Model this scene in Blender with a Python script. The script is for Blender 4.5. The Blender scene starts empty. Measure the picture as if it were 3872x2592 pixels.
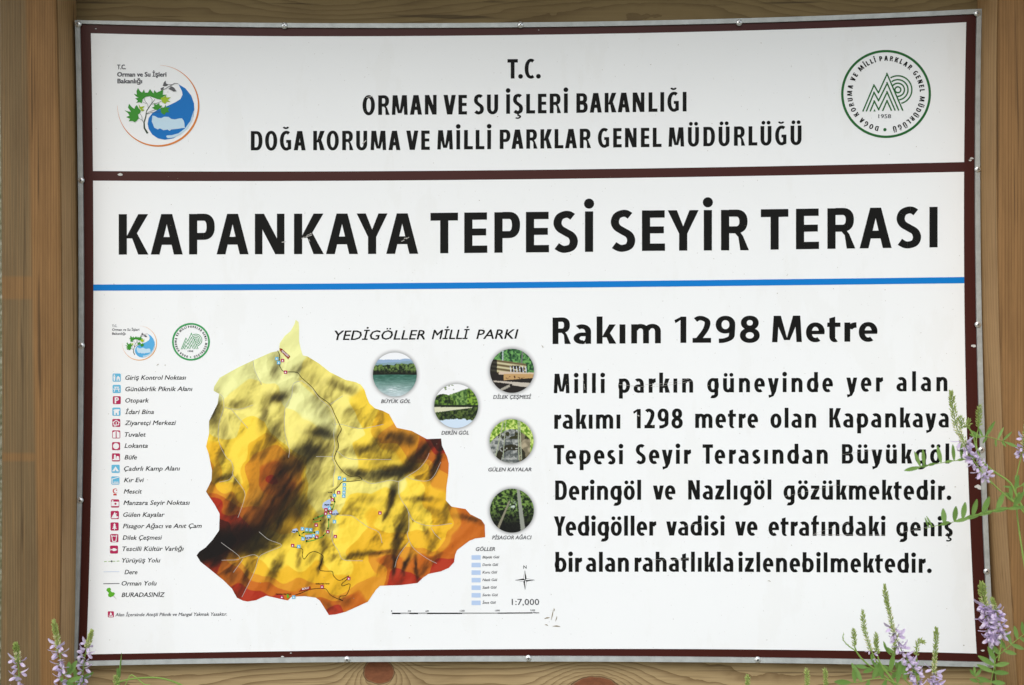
import bpy, bmesh, math, random
import numpy as np
from mathutils import Vector, Matrix, Euler

# ------------------------------------------------------------------ camera, world, sun
SC = bpy.context.scene
COL = SC.collection
S = 0.0006            # metres per pixel of the print plane
D = 3.0               # camera to print plane
PY = -0.030           # y of the print plane
ZC = 1.45             # height of the camera
cam = bpy.data.cameras.new('camera'); camo = bpy.data.objects.new('camera', cam); COL.objects.link(camo)
camo.location = (0, PY - D, ZC); camo.rotation_euler = (math.pi / 2, 0, 0)
cam.sensor_width = 36; cam.lens = 36 * D / (3872 * S); cam.clip_start = 0.05; cam.clip_end = 500
SC.camera = camo
cam.dof.use_dof = True; cam.dof.focus_distance = D; cam.dof.aperture_fstop = 3.2
SUN_EL, SUN_AZ = math.radians(40), math.radians(196)
w = bpy.data.worlds.new('World'); SC.world = w; w.use_nodes = True
nt = w.node_tree; bg = nt.nodes['Background']
sky = nt.nodes.new('ShaderNodeTexSky'); sky.sky_type = 'NISHITA'; sky.sun_disc = False
sky.sun_elevation = SUN_EL; sky.sun_rotation = SUN_AZ; sky.dust_density = 2; sky.ozone_density = 2; sky.air_density = 1
hs = nt.nodes.new('ShaderNodeHueSaturation'); hs.inputs['Saturation'].default_value = 0.60
nt.links.new(sky.outputs[0], hs.inputs['Color']); nt.links.new(hs.outputs[0], bg.inputs[0])
bg.inputs[1].default_value = 0.15
sun = bpy.data.lights.new('sun', 'SUN'); suno = bpy.data.objects.new('sun', sun); COL.objects.link(suno)
sun.energy = 0.9; sun.angle = math.radians(35); sun.color = (1, .995, .985)
sd = Vector((math.sin(SUN_AZ) * math.cos(SUN_EL), math.cos(SUN_AZ) * math.cos(SUN_EL), math.sin(SUN_EL)))
suno.rotation_euler = sd.to_track_quat('Z', 'Y').to_euler(); suno.location = (2, -6, 6)
SC.render.engine = 'CYCLES'; SC.cycles.use_denoising = True; SC.cycles.denoiser = 'OPENIMAGEDENOISE'; SC.cycles.denoising_prefilter = 'NONE'; SC.cycles.use_adaptive_sampling = False
SC.view_settings.view_transform = 'Standard'; SC.view_settings.look = 'None'
SC.view_settings.exposure = 0.48; SC.view_settings.gamma = 1

# ------------------------------------------------------------------ helpers
def P(px, py, d=0.0):
    """pixel of the print plane -> point d metres in front of that plane"""
    k = (D - d) / D
    return Vector(((px - 1936) * S * k, PY - d, ZC - (py - 1296) * S * k))
def Q(px, py, d=0.0):
    """point of the board itself (orthogonal, no perspective)"""
    return Vector(((px - 1936) * S, PY - d, ZC - (py - 1296) * S))
def lin(c):
    return tuple(((v / 255) / 12.92 if v / 255 <= .04045 else ((v / 255 + .055) / 1.055) ** 2.4) for v in c)
def mesh_obj(name, verts, faces, m=None, parent=None, smooth=False, kind=None, label=None):
    me = bpy.data.meshes.new(name); me.from_pydata([tuple(v) for v in verts], [], faces); me.update()
    o = bpy.data.objects.new(name, me); COL.objects.link(o)
    if m: me.materials.append(m)
    if smooth: me.polygons.foreach_set('use_smooth', [True] * len(me.polygons))
    if parent is not None: o.parent = parent; o.matrix_parent_inverse = Matrix.Translation(-parent.location) if parent.parent is None else Matrix()
    if kind: o['kind'] = kind
    if label: o['label'] = label
    return o
def thing(name, label, cat, loc=(0, 0, 0), group=None):
    o = bpy.data.objects.new(name, None); COL.objects.link(o); o.location = loc
    o.empty_display_size = .05
    o['label'] = label; o['category'] = cat
    if group: o['group'] = group
    return o
class Nodes:
    def __init__(s, name):
        s.m = bpy.data.materials.new(name); s.m.use_nodes = True; s.t = s.m.node_tree
        s.b = s.t.nodes['Principled BSDF']
    def n(s, typ, **kw):
        x = s.t.nodes.new(typ)
        for k, v in kw.items(): setattr(x, k, v)
        return x
    def link(s, a, b): s.t.links.new(a, b)
    def put(s, sock, v):
        if hasattr(v, 'is_linked') or isinstance(v, bpy.types.NodeSocket): s.link(v, sock)
        else: sock.default_value = v
    def math(s, op, a, b=0.0, c=None):
        x = s.n('ShaderNodeMath', operation=op); s.put(x.inputs[0], a); s.put(x.inputs[1], b)
        if c is not None: s.put(x.inputs[2], c)
        return x.outputs[0]
    def mix(s, f, a, b, typ='MIX'):
        x = s.n('ShaderNodeMix', data_type='RGBA', blend_type=typ)
        s.put(x.inputs[0], f); s.put(x.inputs[6], a); s.put(x.inputs[7], b); return x.outputs[2]
    def noise(s, vec, scale, detail=3, rough=.5, dist=0):
        x = s.n('ShaderNodeTexNoise'); s.link(vec, x.inputs['Vector']); x.inputs['Scale'].default_value = scale
        x.inputs['Detail'].default_value = detail; x.inputs['Roughness'].default_value = rough; x.inputs['Distortion'].default_value = dist
        return x.outputs[0]
    def scaled(s, vec, sc, off=(0, 0, 0)):
        x = s.n('ShaderNodeMapping'); s.link(vec, x.inputs[0]); x.inputs['Scale'].default_value = sc; x.inputs['Location'].default_value = off
        return x.outputs[0]
    def ramp(s, f, stops):
        x = s.n('ShaderNodeValToRGB'); s.link(f, x.inputs[0]); e = x.color_ramp.elements
        while len(e) < len(stops): e.new(.5)
        for el, (p, c) in zip(e, stops): el.position = p; el.color = (*c, 1) if len(c) == 3 else c
        return x.outputs[0]
    def bump(s, h, strength=.3, dist=.001):
        x = s.n('ShaderNodeBump'); s.link(h, x.inputs['Height']); x.inputs['Strength'].default_value = strength; x.inputs['Distance'].default_value = dist
        s.link(x.outputs[0], s.b.inputs['Normal'])
def c4(c): return (*c, 1)
def solid(name, rgb, rough=.5, var=.12, scale=30, metal=0, spec=.5, k=1.0, streak=None):
    N = Nodes(name); tc = N.n('ShaderNodeTexCoord').outputs['Object']
    v = N.scaled(tc, streak) if streak else tc
    c = tuple(x * k for x in lin(rgb))
    f = N.noise(v, scale, 5, .6)
    N.link(N.mix(f, c4([x * (1 - var) for x in c]), c4([min(1, x * (1 + var)) for x in c])), N.b.inputs['Base Color'])
    N.b.inputs['Roughness'].default_value = rough; N.b.inputs['Metallic'].default_value = metal
    N.b.inputs['Specular IOR Level'].default_value = spec
    return N.m
def attr_mat(name, rough=.5, k=1.0, spec=.4):
    N = Nodes(name); a = N.n('ShaderNodeAttribute', attribute_name='Col').outputs['Color']
    tc = N.n('ShaderNodeTexCoord').outputs['Object']
    f = N.noise(tc, 900, 2)
    N.link(N.mix(N.math('MULTIPLY', f, .015), a, c4((.8, .8, .8))), N.b.inputs['Base Color'])
    N.b.inputs['Roughness'].default_value = rough; N.b.inputs['Specular IOR Level'].default_value = spec
    return N.m

# ------------------------------------------------------------------ materials
VK = .86      # printed colour -> reflectance
def vinyl(name, rgb, k=VK, dirt=True, rough=.42, spec=.35):
    N = Nodes(name); tc = N.n('ShaderNodeTexCoord').outputs['Object']
    c = tuple(x * k for x in lin(rgb))
    f = N.noise(tc, 3.0, 4, .6)
    col = N.mix(f, c4([x * .97 for x in c]), c4([min(1, x * 1.02) for x in c]))
    if dirt:
        sp = N.noise(N.scaled(tc, (1, 1, 1), (3, 1, 7)), 220, 2, .5)
        sp = N.math('MULTIPLY', N.math('SUBTRACT', sp, .735), 14); sp = N.math('MAXIMUM', N.math('MINIMUM', sp, 1), 0)
        col = N.mix(N.math('MULTIPLY', sp, .55), col, c4(lin((120, 110, 90))))
        sm = N.noise(N.scaled(tc, (1, 1, .35)), 7, 6, .65)
        sm = N.math('MAXIMUM', N.math('MULTIPLY', N.math('SUBTRACT', sm, .56), 1.2), 0)
        col = N.mix(N.math('MINIMUM', sm, .05), col, c4(lin((190, 185, 165))))
    N.link(col, N.b.inputs['Base Color']); N.b.inputs['Roughness'].default_value = rough
    N.b.inputs['Specular IOR Level'].default_value = spec
    return N.m
M = {}
M['white'] = vinyl('white_vinyl', (246, 248, 247), k=.87)
M['brown'] = vinyl('brown_vinyl', (74, 31, 24), k=.72, dirt=False, rough=.38, spec=.16)
M['blue'] = vinyl('blue_vinyl', (10, 126, 208), dirt=False, spec=.1)
M['black'] = vinyl('black_print', (26, 26, 24), dirt=False, rough=.5, spec=.08, k=.7)
M['grey'] = vinyl('grey_print', (78, 80, 84), dirt=False)
M['pale'] = vinyl('pale_print', (190, 187, 180), dirt=False)
M['print'] = attr_mat('map_print', spec=.15)
def ink(name, rgb): 
    if name not in M: M[name] = vinyl(name, rgb, dirt=False, spec=.15)
    return M[name]
ink('green_ink', (38, 105, 48)); ink('light_green_ink', (62, 160, 92)); ink('orange_ink', (222, 135, 62)); ink('leaf_ink', (60, 148, 45))
ink('lime_ink', (165, 195, 40)); ink('cyan_ink', (108, 190, 224)); ink('crimson_ink', (184, 40, 88)); ink('icon_white', (245, 245, 245))
ink('drop_ink', (0, 116, 194)); ink('drop_light', (92, 178, 228)); ink('sky_ink', (200, 228, 242)); ink('swatch_ink', (186, 208, 238)); ink('trunk_ink', (55, 70, 50))
ink('sign_ink', (150, 55, 30)); ink('red_ink', (205, 55, 45)); ink('river_ink', (186, 184, 176)); ink('lake_ink', (182, 200, 230)); ink('trail_ink', (70, 160, 60)); ink('orange2_ink', (235, 165, 85))
def alu():
    N = Nodes('aluminium'); tc = N.n('ShaderNodeTexCoord').outputs['Object']
    f = N.noise(N.scaled(tc, (1, 1, 1)), 40, 6, .7); g = N.noise(tc, 4, 3)
    N.link(N.ramp(f, [(.3, lin((156, 160, 157))), (.7, lin((182, 187, 184)))]), N.b.inputs['Base Color'])
    N.b.inputs['Metallic'].default_value = .2
    N.link(N.math('ADD', N.math('MULTIPLY', g, .25), .38), N.b.inputs['Roughness'])
    N.bump(f, .15, .0006)
    return N.m
M['alu'] = alu()
M['screw'] = solid('zinc_screw', (222, 224, 222), .3, .05, 60, metal=.65)
M['recess'] = solid('screw_recess', (55, 55, 52), .5, .1, metal=.6)

def wood(name, along, light, dark, line, seed=0, fine=1.0, knots=(), zones=None, ringF=55, patch=None, lvl=1.0, warp=7.5, ringk=.55):
    """along: 'X' or 'Z' grain axis. knots: (x, z, a, b, amp) in metres"""
    N = Nodes(name); tc = N.n('ShaderNodeTexCoord').outputs['Object']
    sep = N.n('ShaderNodeSeparateXYZ'); N.link(tc, sep.inputs[0]); X, Y, Z = sep.outputs
    if along == 'X': slow = N.scaled(tc, (1.3, 5, 6), (seed, seed * .7, 0)); fin = N.scaled(tc, (5, 260, 260), (seed, 0, 3)); cr = Z
    else: slow = N.scaled(tc, (6, 5, .9), (seed, 1, seed)); fin = N.scaled(tc, (330, 330, 3.2), (seed, 0, 3)); cr = N.math('ADD', X, N.math('MULTIPLY', Y, .8))
    n1 = N.noise(slow, 1.0, 4, .55, .4)
    g = N.math('ADD', N.math('MULTIPLY', cr, ringF), N.math('MULTIPLY', n1, warp))
    kmask = None
    for (kx, kz, a, b, amp) in knots:
        dx = N.math('DIVIDE', N.math('SUBTRACT', X, kx), a); dz = N.math('DIVIDE', N.math('SUBTRACT', Z, kz), b)
        r2 = N.math('ADD', N.math('MULTIPLY', dx, dx), N.math('MULTIPLY', dz, dz))
        r2 = N.math('ADD', r2, N.math('MULTIPLY', N.noise(tc, 35, 3), .25))
        e = N.math('POWER', 2.718, N.math('MULTIPLY', r2, -1.0))
        g = N.math('ADD', g, N.math('MULTIPLY', e, amp))
        km = N.math('GREATER_THAN', e, .86) if abs(amp) > 4.5 else None
        if km is not None:
            soft = N.math('MULTIPLY', N.math('MAXIMUM', N.math('MINIMUM', N.math('MULTIPLY', N.math('SUBTRACT', e, .60), 16), 1), 0), 1)
            kmask = soft if kmask is None else N.math('MAXIMUM', kmask, soft)
    s1 = N.math('FRACT', g)
    ring = N.math('POWER', s1, 3.0)
    fn = N.noise(fin, 1.0, 4, .7)
    base = N.mix(N.noise(N.scaled(tc, (3, 3, 3), (seed, 2, 1)), 1.6, 4), c4(lin(light)), c4(lin(dark)))
    if zones is not None:   # (x0, x1, z slope, colour) blends for weathered strips on posts
        x0, wid, sl, colr = zones
        f = N.math('DIVIDE', N.math('SUBTRACT', N.math('ADD', X, N.math('MULTIPLY', Z, sl)), x0), wid)
        f = N.math('ADD', f, N.math('MULTIPLY', N.noise(N.scaled(tc, (14, 14, 1.1)), 1, 3), 1.2)); f = N.math('SUBTRACT', f, .6)
        f = N.math('MINIMUM', N.math('MAXIMUM', f, 0), 1)
        if patch:
            pm = None
            for (z0, z1) in patch:
                u = N.math('MINIMUM', N.math('MULTIPLY', N.math('SUBTRACT', Z, z0), 150), N.math('MULTIPLY', N.math('SUBTRACT', z1, Z), 150))
                u = N.math('MINIMUM', N.math('MAXIMUM', u, 0), 1); pm = u if pm is None else N.math('MAXIMUM', pm, u)
            f = N.math('MAXIMUM', f, N.math('MULTIPLY', pm, .75))
        gz = N.mix(N.noise(N.scaled(tc, (9, 9, 2), (1, 2, 3)), 1, 4), c4(lin(colr[0])), c4(lin(colr[1])))
        base = N.mix(f, gz, base)
    col = N.mix(N.math('MULTIPLY', ring, ringk), base, c4(lin(line)))
    fm = N.math('MULTIPLY', N.math('SUBTRACT', fn, .5), 1.1 * fine)
    col = N.mix(N.math('MAXIMUM', fm, 0), col, c4(lin(line)))
    col = N.mix(N.math('MAXIMUM', N.math('MULTIPLY', fm, -.8), 0), col, c4(tuple(min(1, v * 1.5) for v in lin(light))))
    ck = N.noise(N.scaled(tc, (3, 90, 90) if along == 'X' else (85, 85, 1.6), (seed + 5, 1, 2)), 1, 3, .5)
    col = N.mix(N.math('MAXIMUM', N.math('MINIMUM', N.math('MULTIPLY', N.math('SUBTRACT', ck, .63), 9), .6), 0), col, c4(tuple(v * .35 for v in lin(line))))
    blot = N.noise(N.scaled(tc, (3, 9, 9) if along == 'X' else (12, 12, 2.2), (seed, 3, 4)), 1, 5, .65)
    col = N.mix(N.math('MAXIMUM', N.math('MINIMUM', N.math('MULTIPLY', N.math('SUBTRACT', blot, .5), 1.6), .4), 0), col, c4(tuple(v * .75 for v in lin(line))))
    if kmask is not None: col = N.mix(kmask, col, N.mix(N.noise(N.scaled(tc, (1, 1, 2.2)), 55, 5, .7), c4(lin((72, 42, 26))), c4(lin((148, 92, 60)))))
    if kmask is not None:
        eg = N.math('SUBTRACT', 1, N.math('MULTIPLY', N.math('ABSOLUTE', N.math('SUBTRACT', kmask, .35)), 3.2))
        col = N.mix(N.math('MULTIPLY', N.math('MAXIMUM', eg, 0), .85), col, c4(lin((52, 34, 20))))
    if lvl != 1.0: col = N.mix(1.0, col, c4((lvl, lvl, lvl)), 'MULTIPLY')
    N.link(col, N.b.inputs['Base Color']); N.b.inputs['Roughness'].default_value = .72; N.b.inputs['Specular IOR Level'].default_value = .25
    hgt = N.math('ADD', N.math('MULTIPLY', ring, -.6), fn); N.bump(hgt, .35, .0008)
    return N.m
def xz(px, py, d=-.028):
    p = P(px, py, d); return p.x, p.z
kn = [(*xz(1432, 2540), .060, .050, -7.5), (*xz(2245, 2612), .095, .055, -7.5), (*xz(640, 2620), .16, .05, 2.2), (*xz(2900, 2620), .2, .06, 2.6)]
M['plank_low'] = wood('weathered_plank_low', 'X', (170, 148, 110), (152, 130, 90), (98, 74, 44), 2.0, .9, kn, ringF=60, warp=5, ringk=.8)
kt = [(*xz(1250, -10), .20, .05, 3), (*xz(2500, 30), .3, .045, -3.2), (*xz(3300, 0), .2, .05, 3)]
M['plank_top'] = wood('weathered_plank_top', 'X', (128, 110, 74), (108, 90, 56), (72, 54, 30), 7.0, .7, kt, ringF=40, warp=5)
M['plank_mid'] = wood('weathered_plank_middle', 'X', (142, 122, 84), (120, 100, 64), (84, 64, 36), 11.0, .7)
zp = lambda py: ZC - (py - 1296) * S * .965
M['post_l'] = wood('post_timber_left', 'Z', (138, 103, 62), (116, 84, 46), (80, 56, 28), 4.0, 1.5,
                   zones=(-1.024, .008, .02, ((96, 80, 54), (118, 98, 66))), ringF=170, patch=[(zp(1138), zp(1040)), (zp(1750), zp(1708))], warp=2.2, ringk=.5)
M['side_l'] = wood('post_side_left_lightened', 'Z', (196, 160, 114), (172, 136, 90), (128, 90, 50), 14.0, 1.3, ringF=95, warp=2.6, ringk=.45)  # paler wood, colour raised further to stand in for light bounced off the board
M['side_r'] = wood('post_side_right_lightened', 'Z', (194, 158, 112), (170, 132, 86), (132, 92, 52), 21.0, 1.2, ringF=80, warp=2.2, ringk=.4)  # inner face painted lighter than the front, bounce light put into the wood colour
M['post_r'] = wood('post_timber_right', 'Z', (144, 108, 66), (122, 88, 50), (82, 56, 28), 9.0, 1.5, ringF=150, warp=2.4, ringk=.5)
M['roof'] = wood('roof_timber', 'X', (112, 92, 60), (95, 75, 45), (60, 44, 24), 1.0, .8)

# ------------------------------------------------------------------ ground with the bank behind
def ground():
    N = Nodes('gravelly_ground'); tc = N.n('ShaderNodeTexCoord').outputs['Object']
    f = N.noise(tc, 45, 6, .7); g = N.noise(tc, 1.2, 4)
    c = N.ramp(f, [(.35, lin((52, 46, 32))), (.5, lin((104, 94, 70))), (.65, lin((180, 176, 160)))])
    N.link(N.mix(N.math('MULTIPLY', g, .5), c, c4(lin((92, 104, 52)))), N.b.inputs['Base Color']); N.b.inputs['Roughness'].default_value = .95
    N.bump(f, .8, .02)
    xs = np.linspace(-60, 60, 61); ys = np.concatenate([np.linspace(-80, -6, 12), np.linspace(-5, 6, 45), np.linspace(7, 90, 14)])
    rnd = np.random.RandomState(3)
    V = []; F = []
    for y in ys:
        for x in xs:
            t = max(0, min(1, (y - 1.2) / 5)); z = 3.6 * t * t * (3 - 2 * t) + (rnd.rand() - .5) * (.05 if t > 0 else .015)
            V.append((x, y, z - .01))
    n = len(xs)
    for j in range(len(ys) - 1):
        for i in range(n - 1): a = j * n + i; F.append((a, a + 1, a + n + 1, a + n))
    mesh_obj('ground', V, F, N.m, smooth=True, kind='structure')
ground()

# ------------------------------------------------------------------ wooden stand: posts, planks, roof
stand = thing('wooden_stand', 'weathered timber stand with two square posts and horizontal planks behind the sign', 'sign stand', (0, 0, 0))
def box_mesh(name, x0, x1, y0, y1, z0, z1, m, parent, bev=.003, **kw):
    bm = bmesh.new(); bmesh.ops.create_cube(bm, size=1)
    for v in bm.verts:
        v.co = Vector((x0 if v.co.x < 0 else x1, y0 if v.co.y < 0 else y1, z0 if v.co.z < 0 else z1))
    bmesh.ops.bevel(bm, geom=bm.edges[:], offset=bev, segments=2, affect='EDGES', profile=.6)
    me = bpy.data.meshes.new(name); bm.to_mesh(me); bm.free(); me.materials.append(m)
    o = bpy.data.objects.new(name, me); COL.objects.link(o)
    if parent: o.parent = parent
    for k, v in kw.items(): o[k] = v
    return o
joints = [-110, 282, 674, 1061, 1456, 1857, 2252, 2660]
for i in range(7):
    z1 = P(0, joints[i], -.028).z - .002; z0 = P(0, joints[i + 1], -.028).z + .002
    mat = M['plank_top'] if i == 0 else (M['plank_low'] if i == 6 else M['plank_mid'])
    box_mesh('plank', -1.06, 1.10, -.002 + .0015 * (i % 2), .028, z0, z1, mat, stand, .003)
# warped square posts, front face proud of the sign
def post(edge_back, front_edge, outer_front, mat, side, mat2):
    V = []; F = []
    d_f = .105; ys = np.linspace(-796, 3712, 66)
    for py in ys:
        pyc = min(max(py, -100), 2700)
        xb = np.polyval(edge_back, pyc); xf = np.polyval(front_edge, pyc); xo = np.polyval(outer_front, pyc)
        z = ZC - (py - 1296) * S
        b = (xb - 1936) * S; X1 = b                       # inner corner stands straight out from the board
        X0 = (xo - 1936) * S * (D - d_f) / D
        r = .006; sg = side                               # side +1: post on the left, inner face to +x
        ring = [(X0, PY - d_f + r), (X0 + sg * r, PY - d_f), (X1 - sg * r, PY - d_f), (X1 - sg * r * .3, PY - d_f + r * .3), (X1, PY - d_f + r), (X1, .06), (X0, .06)]
        for (x, y) in ring: V.append((x, y, z))
    n = 7
    for j in range(len(ys) - 1):
        for i in range(n):
            a = j * n + i; b2 = j * n + (i + 1) % n
            F.append((a, b2, b2 + n, a + n) if side < 0 else (a, a + n, b2 + n, b2))
    F.append(tuple(range(n))); F.append(tuple(reversed(range((len(ys) - 1) * n, len(ys) * n))))
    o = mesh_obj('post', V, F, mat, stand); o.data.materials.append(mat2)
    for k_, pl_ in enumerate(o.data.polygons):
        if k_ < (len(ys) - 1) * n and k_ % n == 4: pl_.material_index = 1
    return o
ebl = np.polyfit([0, 600, 1090, 1600, 2100, 2592], [272, 286, 293, 293.7, 289, 281], 2)
efl = np.polyfit([0, 1296, 2592], [222, 231, 224], 2); eol = np.polyfit([0, 700, 1400, 2592], [-8, 1, 4, -2], 2)
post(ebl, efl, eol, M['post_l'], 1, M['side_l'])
ebr = np.polyfit([0, 600, 1060, 1500, 2050, 2150, 2592], [3710, 3709, 3713, 3725, 3749, 3754, 3790], 2)
efr = ebr.copy(); eor = np.array([0, 0, 4080.0])
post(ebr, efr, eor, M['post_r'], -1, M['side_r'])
for k in range(7):
    box_mesh('roof_board', -1.45, 1.5, -.86 + k * .17, -.695 + k * .17, 2.708 + .012 * k, 2.733 + .012 * k, M['roof'], stand, .002)
for xr in (-.955, .955): box_mesh('rafter', xr - .03, xr + .03, -.84, .30, 2.61, 2.706, M['roof'], stand, .003)

# ------------------------------------------------------------------ sign board
sign = thing('information_sign', 'large white park information sign with brown border, printed map and metal rim', 'sign', (0, PY, ZC))
def poly(xs, ys, deg=3): return np.polyfit(xs, ys, deg)
T_out = poly([285, 560, 1075, 1967, 2100, 2794, 2950, 3560, 3708], [79, 83, 90.3, 87.7, 85.8, 72.9, 67.3, 42.8, 36], 4)
T_alu = poly([311, 560, 1075, 1967, 2100, 2794, 2950, 3560, 3691], [91.4, 99, 105.7, 105, 103.7, 90.4, 84.3, 60, 54.8], 4)
T_wh = poly([343, 560, 1100, 2000, 2100, 2794, 2950, 3560, 3653], [126.6, 132, 138.1, 133, 131.4, 117.7, 113, 89, 85.5], 4)
B_wh = poly([328, 560, 1000, 1200, 1699, 2372, 3072, 3350, 3693], [2476, 2469.5, 2464.8, 2461.3, 2457.5, 2453.5, 2459.3, 2464.3, 2471.5], 4)
B_alu = poly([295, 560, 1000, 1200, 1699, 2372, 3072, 3350, 3729], [2500, 2494.6, 2487.4, 2484.7, 2481.2, 2481.7, 2488.6, 2495, 2503.5], 4)
B_out = poly([279, 560, 1000, 1200, 1699, 2372, 3072, 3350, 3755], [2518, 2512.5, 2505.7, 2503, 2501.3, 2501.7, 2507.6, 2514, 2523], 4)
L_out = poly([79, 200, 600, 1090, 1600, 2100, 2518], [285.6, 288, 296.2, 300, 297.5, 289.8, 279])
L_alu = poly([91, 200, 600, 1090, 1600, 2100, 2500], [304, 306.7, 314.8, 318.6, 316.3, 306.6, 294])
L_wh = poly([127, 200, 600, 1090, 1600, 2100, 2200, 2461], [343.5, 345.8, 350.9, 353.6, 349.6, 339.1, 335.7, 327.5])
R_wh = poly([85, 300, 600, 1060, 1500, 2050, 2150, 2471], [3653, 3650, 3644.8, 3645.7, 3652.6, 3670.9, 3675.5, 3693])
R_alu = poly([55, 300, 600, 1060, 1500, 2050, 2150, 2503], [3691, 3688, 3685.4, 3688, 3696.3, 3718.2, 3722.9, 3740])
R_out = poly([38, 300, 600, 1060, 1500, 2050, 2150, 2523], [3708.5, 3707, 3703.7, 3706.3, 3716.4, 3737.4, 3741.7, 3759])
mid_t = poly([352, 480, 1900, 2100, 3600, 3645], [647.4, 648.6, 644.4, 642.5, 615, 613.5]); mid_b = poly([352, 480, 1900, 2100, 3600, 3645], [684.1, 685, 679.8, 677.5, 652, 650.5])
blu_t = poly([354, 480, 1900, 2100, 3600, 3645], [1076.7, 1076.4, 1068, 1066, 1049, 1048.3]); blu_b = poly([354, 480, 1900, 2100, 3600, 3645], [1100, 1099.7, 1091, 1089, 1072.5, 1072])
def corners(T, B, L, R):
    def meet(H, Vv, x, y):
        for _ in range(20): y = np.polyval(H, x); x = np.polyval(Vv, y)
        return x, y
    return meet(T, L, 300, 100), meet(T, R, 3700, 60), meet(B, R, 3700, 2480), meet(B, L, 300, 2480)
def loop(T, B, L, R, n=28):
    tl, tr, br, bl = corners(T, B, L, R); pts = []
    for t in np.linspace(0, 1, n, endpoint=False): x = tl[0] + (tr[0] - tl[0]) * t; pts.append((x, np.polyval(T, x)))
    for t in np.linspace(0, 1, n, endpoint=False): y = tr[1] + (br[1] - tr[1]) * t; pts.append((np.polyval(R, y), y))
    for t in np.linspace(0, 1, n, endpoint=False): x = br[0] + (bl[0] - br[0]) * t; pts.append((x, np.polyval(B, x)))
    for t in np.linspace(0, 1, n, endpoint=False): y = bl[1] + (tl[1] - bl[1]) * t; pts.append((np.polyval(L, y), y))
    return pts
def flat(name, pts, m, d, parent=sign, **kw):
    return mesh_obj(name, [Q(x, y, d) for x, y in pts], [tuple(reversed(range(len(pts))))], m, parent, **kw)
lo = loop(T_out, B_out, L_out, R_out); la = loop(T_alu, B_alu, L_alu, R_alu)
n = len(lo)
rv = random.Random(5)
V = [Q(x, y, .0045) for x, y in lo] + [Q(x, y, .0045) for x, y in la] + [Q(x, y, -.024) for x, y in lo] + [Q(x, y, -.001) for x, y in la]
F = []
for i in range(n):
    j = (i + 1) % n
    F += [(i, n + i, n + j, j), (2 * n + i, i, j, 2 * n + j), (n + i, 3 * n + i, 3 * n + j, n + j)]
F.append(tuple(range(2 * n, 3 * n)))
mesh_obj('metal_rim', V, F, M['alu'], sign)
flat('brown_border', [(x + (6 if x < 1936 else -6) * 0, y) for x, y in la], M['brown'], 0)
lw = loop(T_wh, B_wh, L_wh, R_wh)
def panel(Tc, Bc):
    return loop(Tc, Bc, L_wh, R_wh)
flat('white_panel', panel(T_wh, mid_t), M['white'], .0004)
flat('white_panel', panel(mid_b, B_wh), M['white'], .0004)
flat('blue_stripe', panel(blu_t, blu_b), M['blue'], .0008)

# screws
def screw_mesh():
    bm = bmesh.new(); R = .0074; H = .0038
    rings = []
    for k in range(6):
        a = math.radians(90 * k / 5); r = R * math.cos(a * .93); z = H * math.sin(a)
        rings.append([bm.verts.new((r * math.cos(t), -z, r * math.sin(t))) for t in np.linspace(0, 2 * math.pi, 20, endpoint=False)])
    for k in range(5):
        for i in range(20): j = (i + 1) % 20; bm.faces.new((rings[k][i], rings[k][j], rings[k + 1][j], rings[k + 1][i])).smooth = True
    bm.faces.new(rings[5])
    bmesh.ops.recalc_face_normals(bm, faces=bm.faces)
    me = bpy.data.meshes.new('screw'); bm.to_mesh(me); bm.free(); me.materials.append(M['screw'])
    bm = bmesh.new()
    for (a, b) in ((.0031, .00075), (.00075, .0031)):
        bmesh.ops.create_cube(bm, size=1, matrix=Matrix.Translation((0, -H + .0002 - (.00008 if a > b else 0), 0)) @ Matrix.Diagonal((a * 2, .0012, b * 2, 1)))
    m2 = bpy.data.meshes.new('cross_recess'); bm.to_mesh(m2); bm.free(); m2.materials.append(M['recess'])
    return me, m2
sm, rm = screw_mesh()
for i, (x, y, a) in enumerate([(299, 94, 20), (1077, 99.7, 50), (1968, 97, 45), (2793.5, 87.8, 35), (3692, 53, 10), (310, 683.7, 30), (311, 1307.4, 60), (306, 1891.6, 20), (295, 2493, 0),
                (1313.6, 2492.6, 50), (1997.6, 2487.8, 5), (2863.5, 2493.7, 40), (3694, 641.8, 15), (3695, 1228, 70), (3708, 1701, 30), (3728, 2160, 30), (3738, 2508, 0)]):
    o = bpy.data.objects.new('screw', sm); COL.objects.link(o); o.parent = sign; o.matrix_parent_inverse = Matrix.Translation(-sign.location)
    o.location = Q(x, y, .0045); o.rotation_euler = (0, math.radians(a), 0)
    r = bpy.data.objects.new('cross_recess', rm); COL.objects.link(r); r.parent = o

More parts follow.
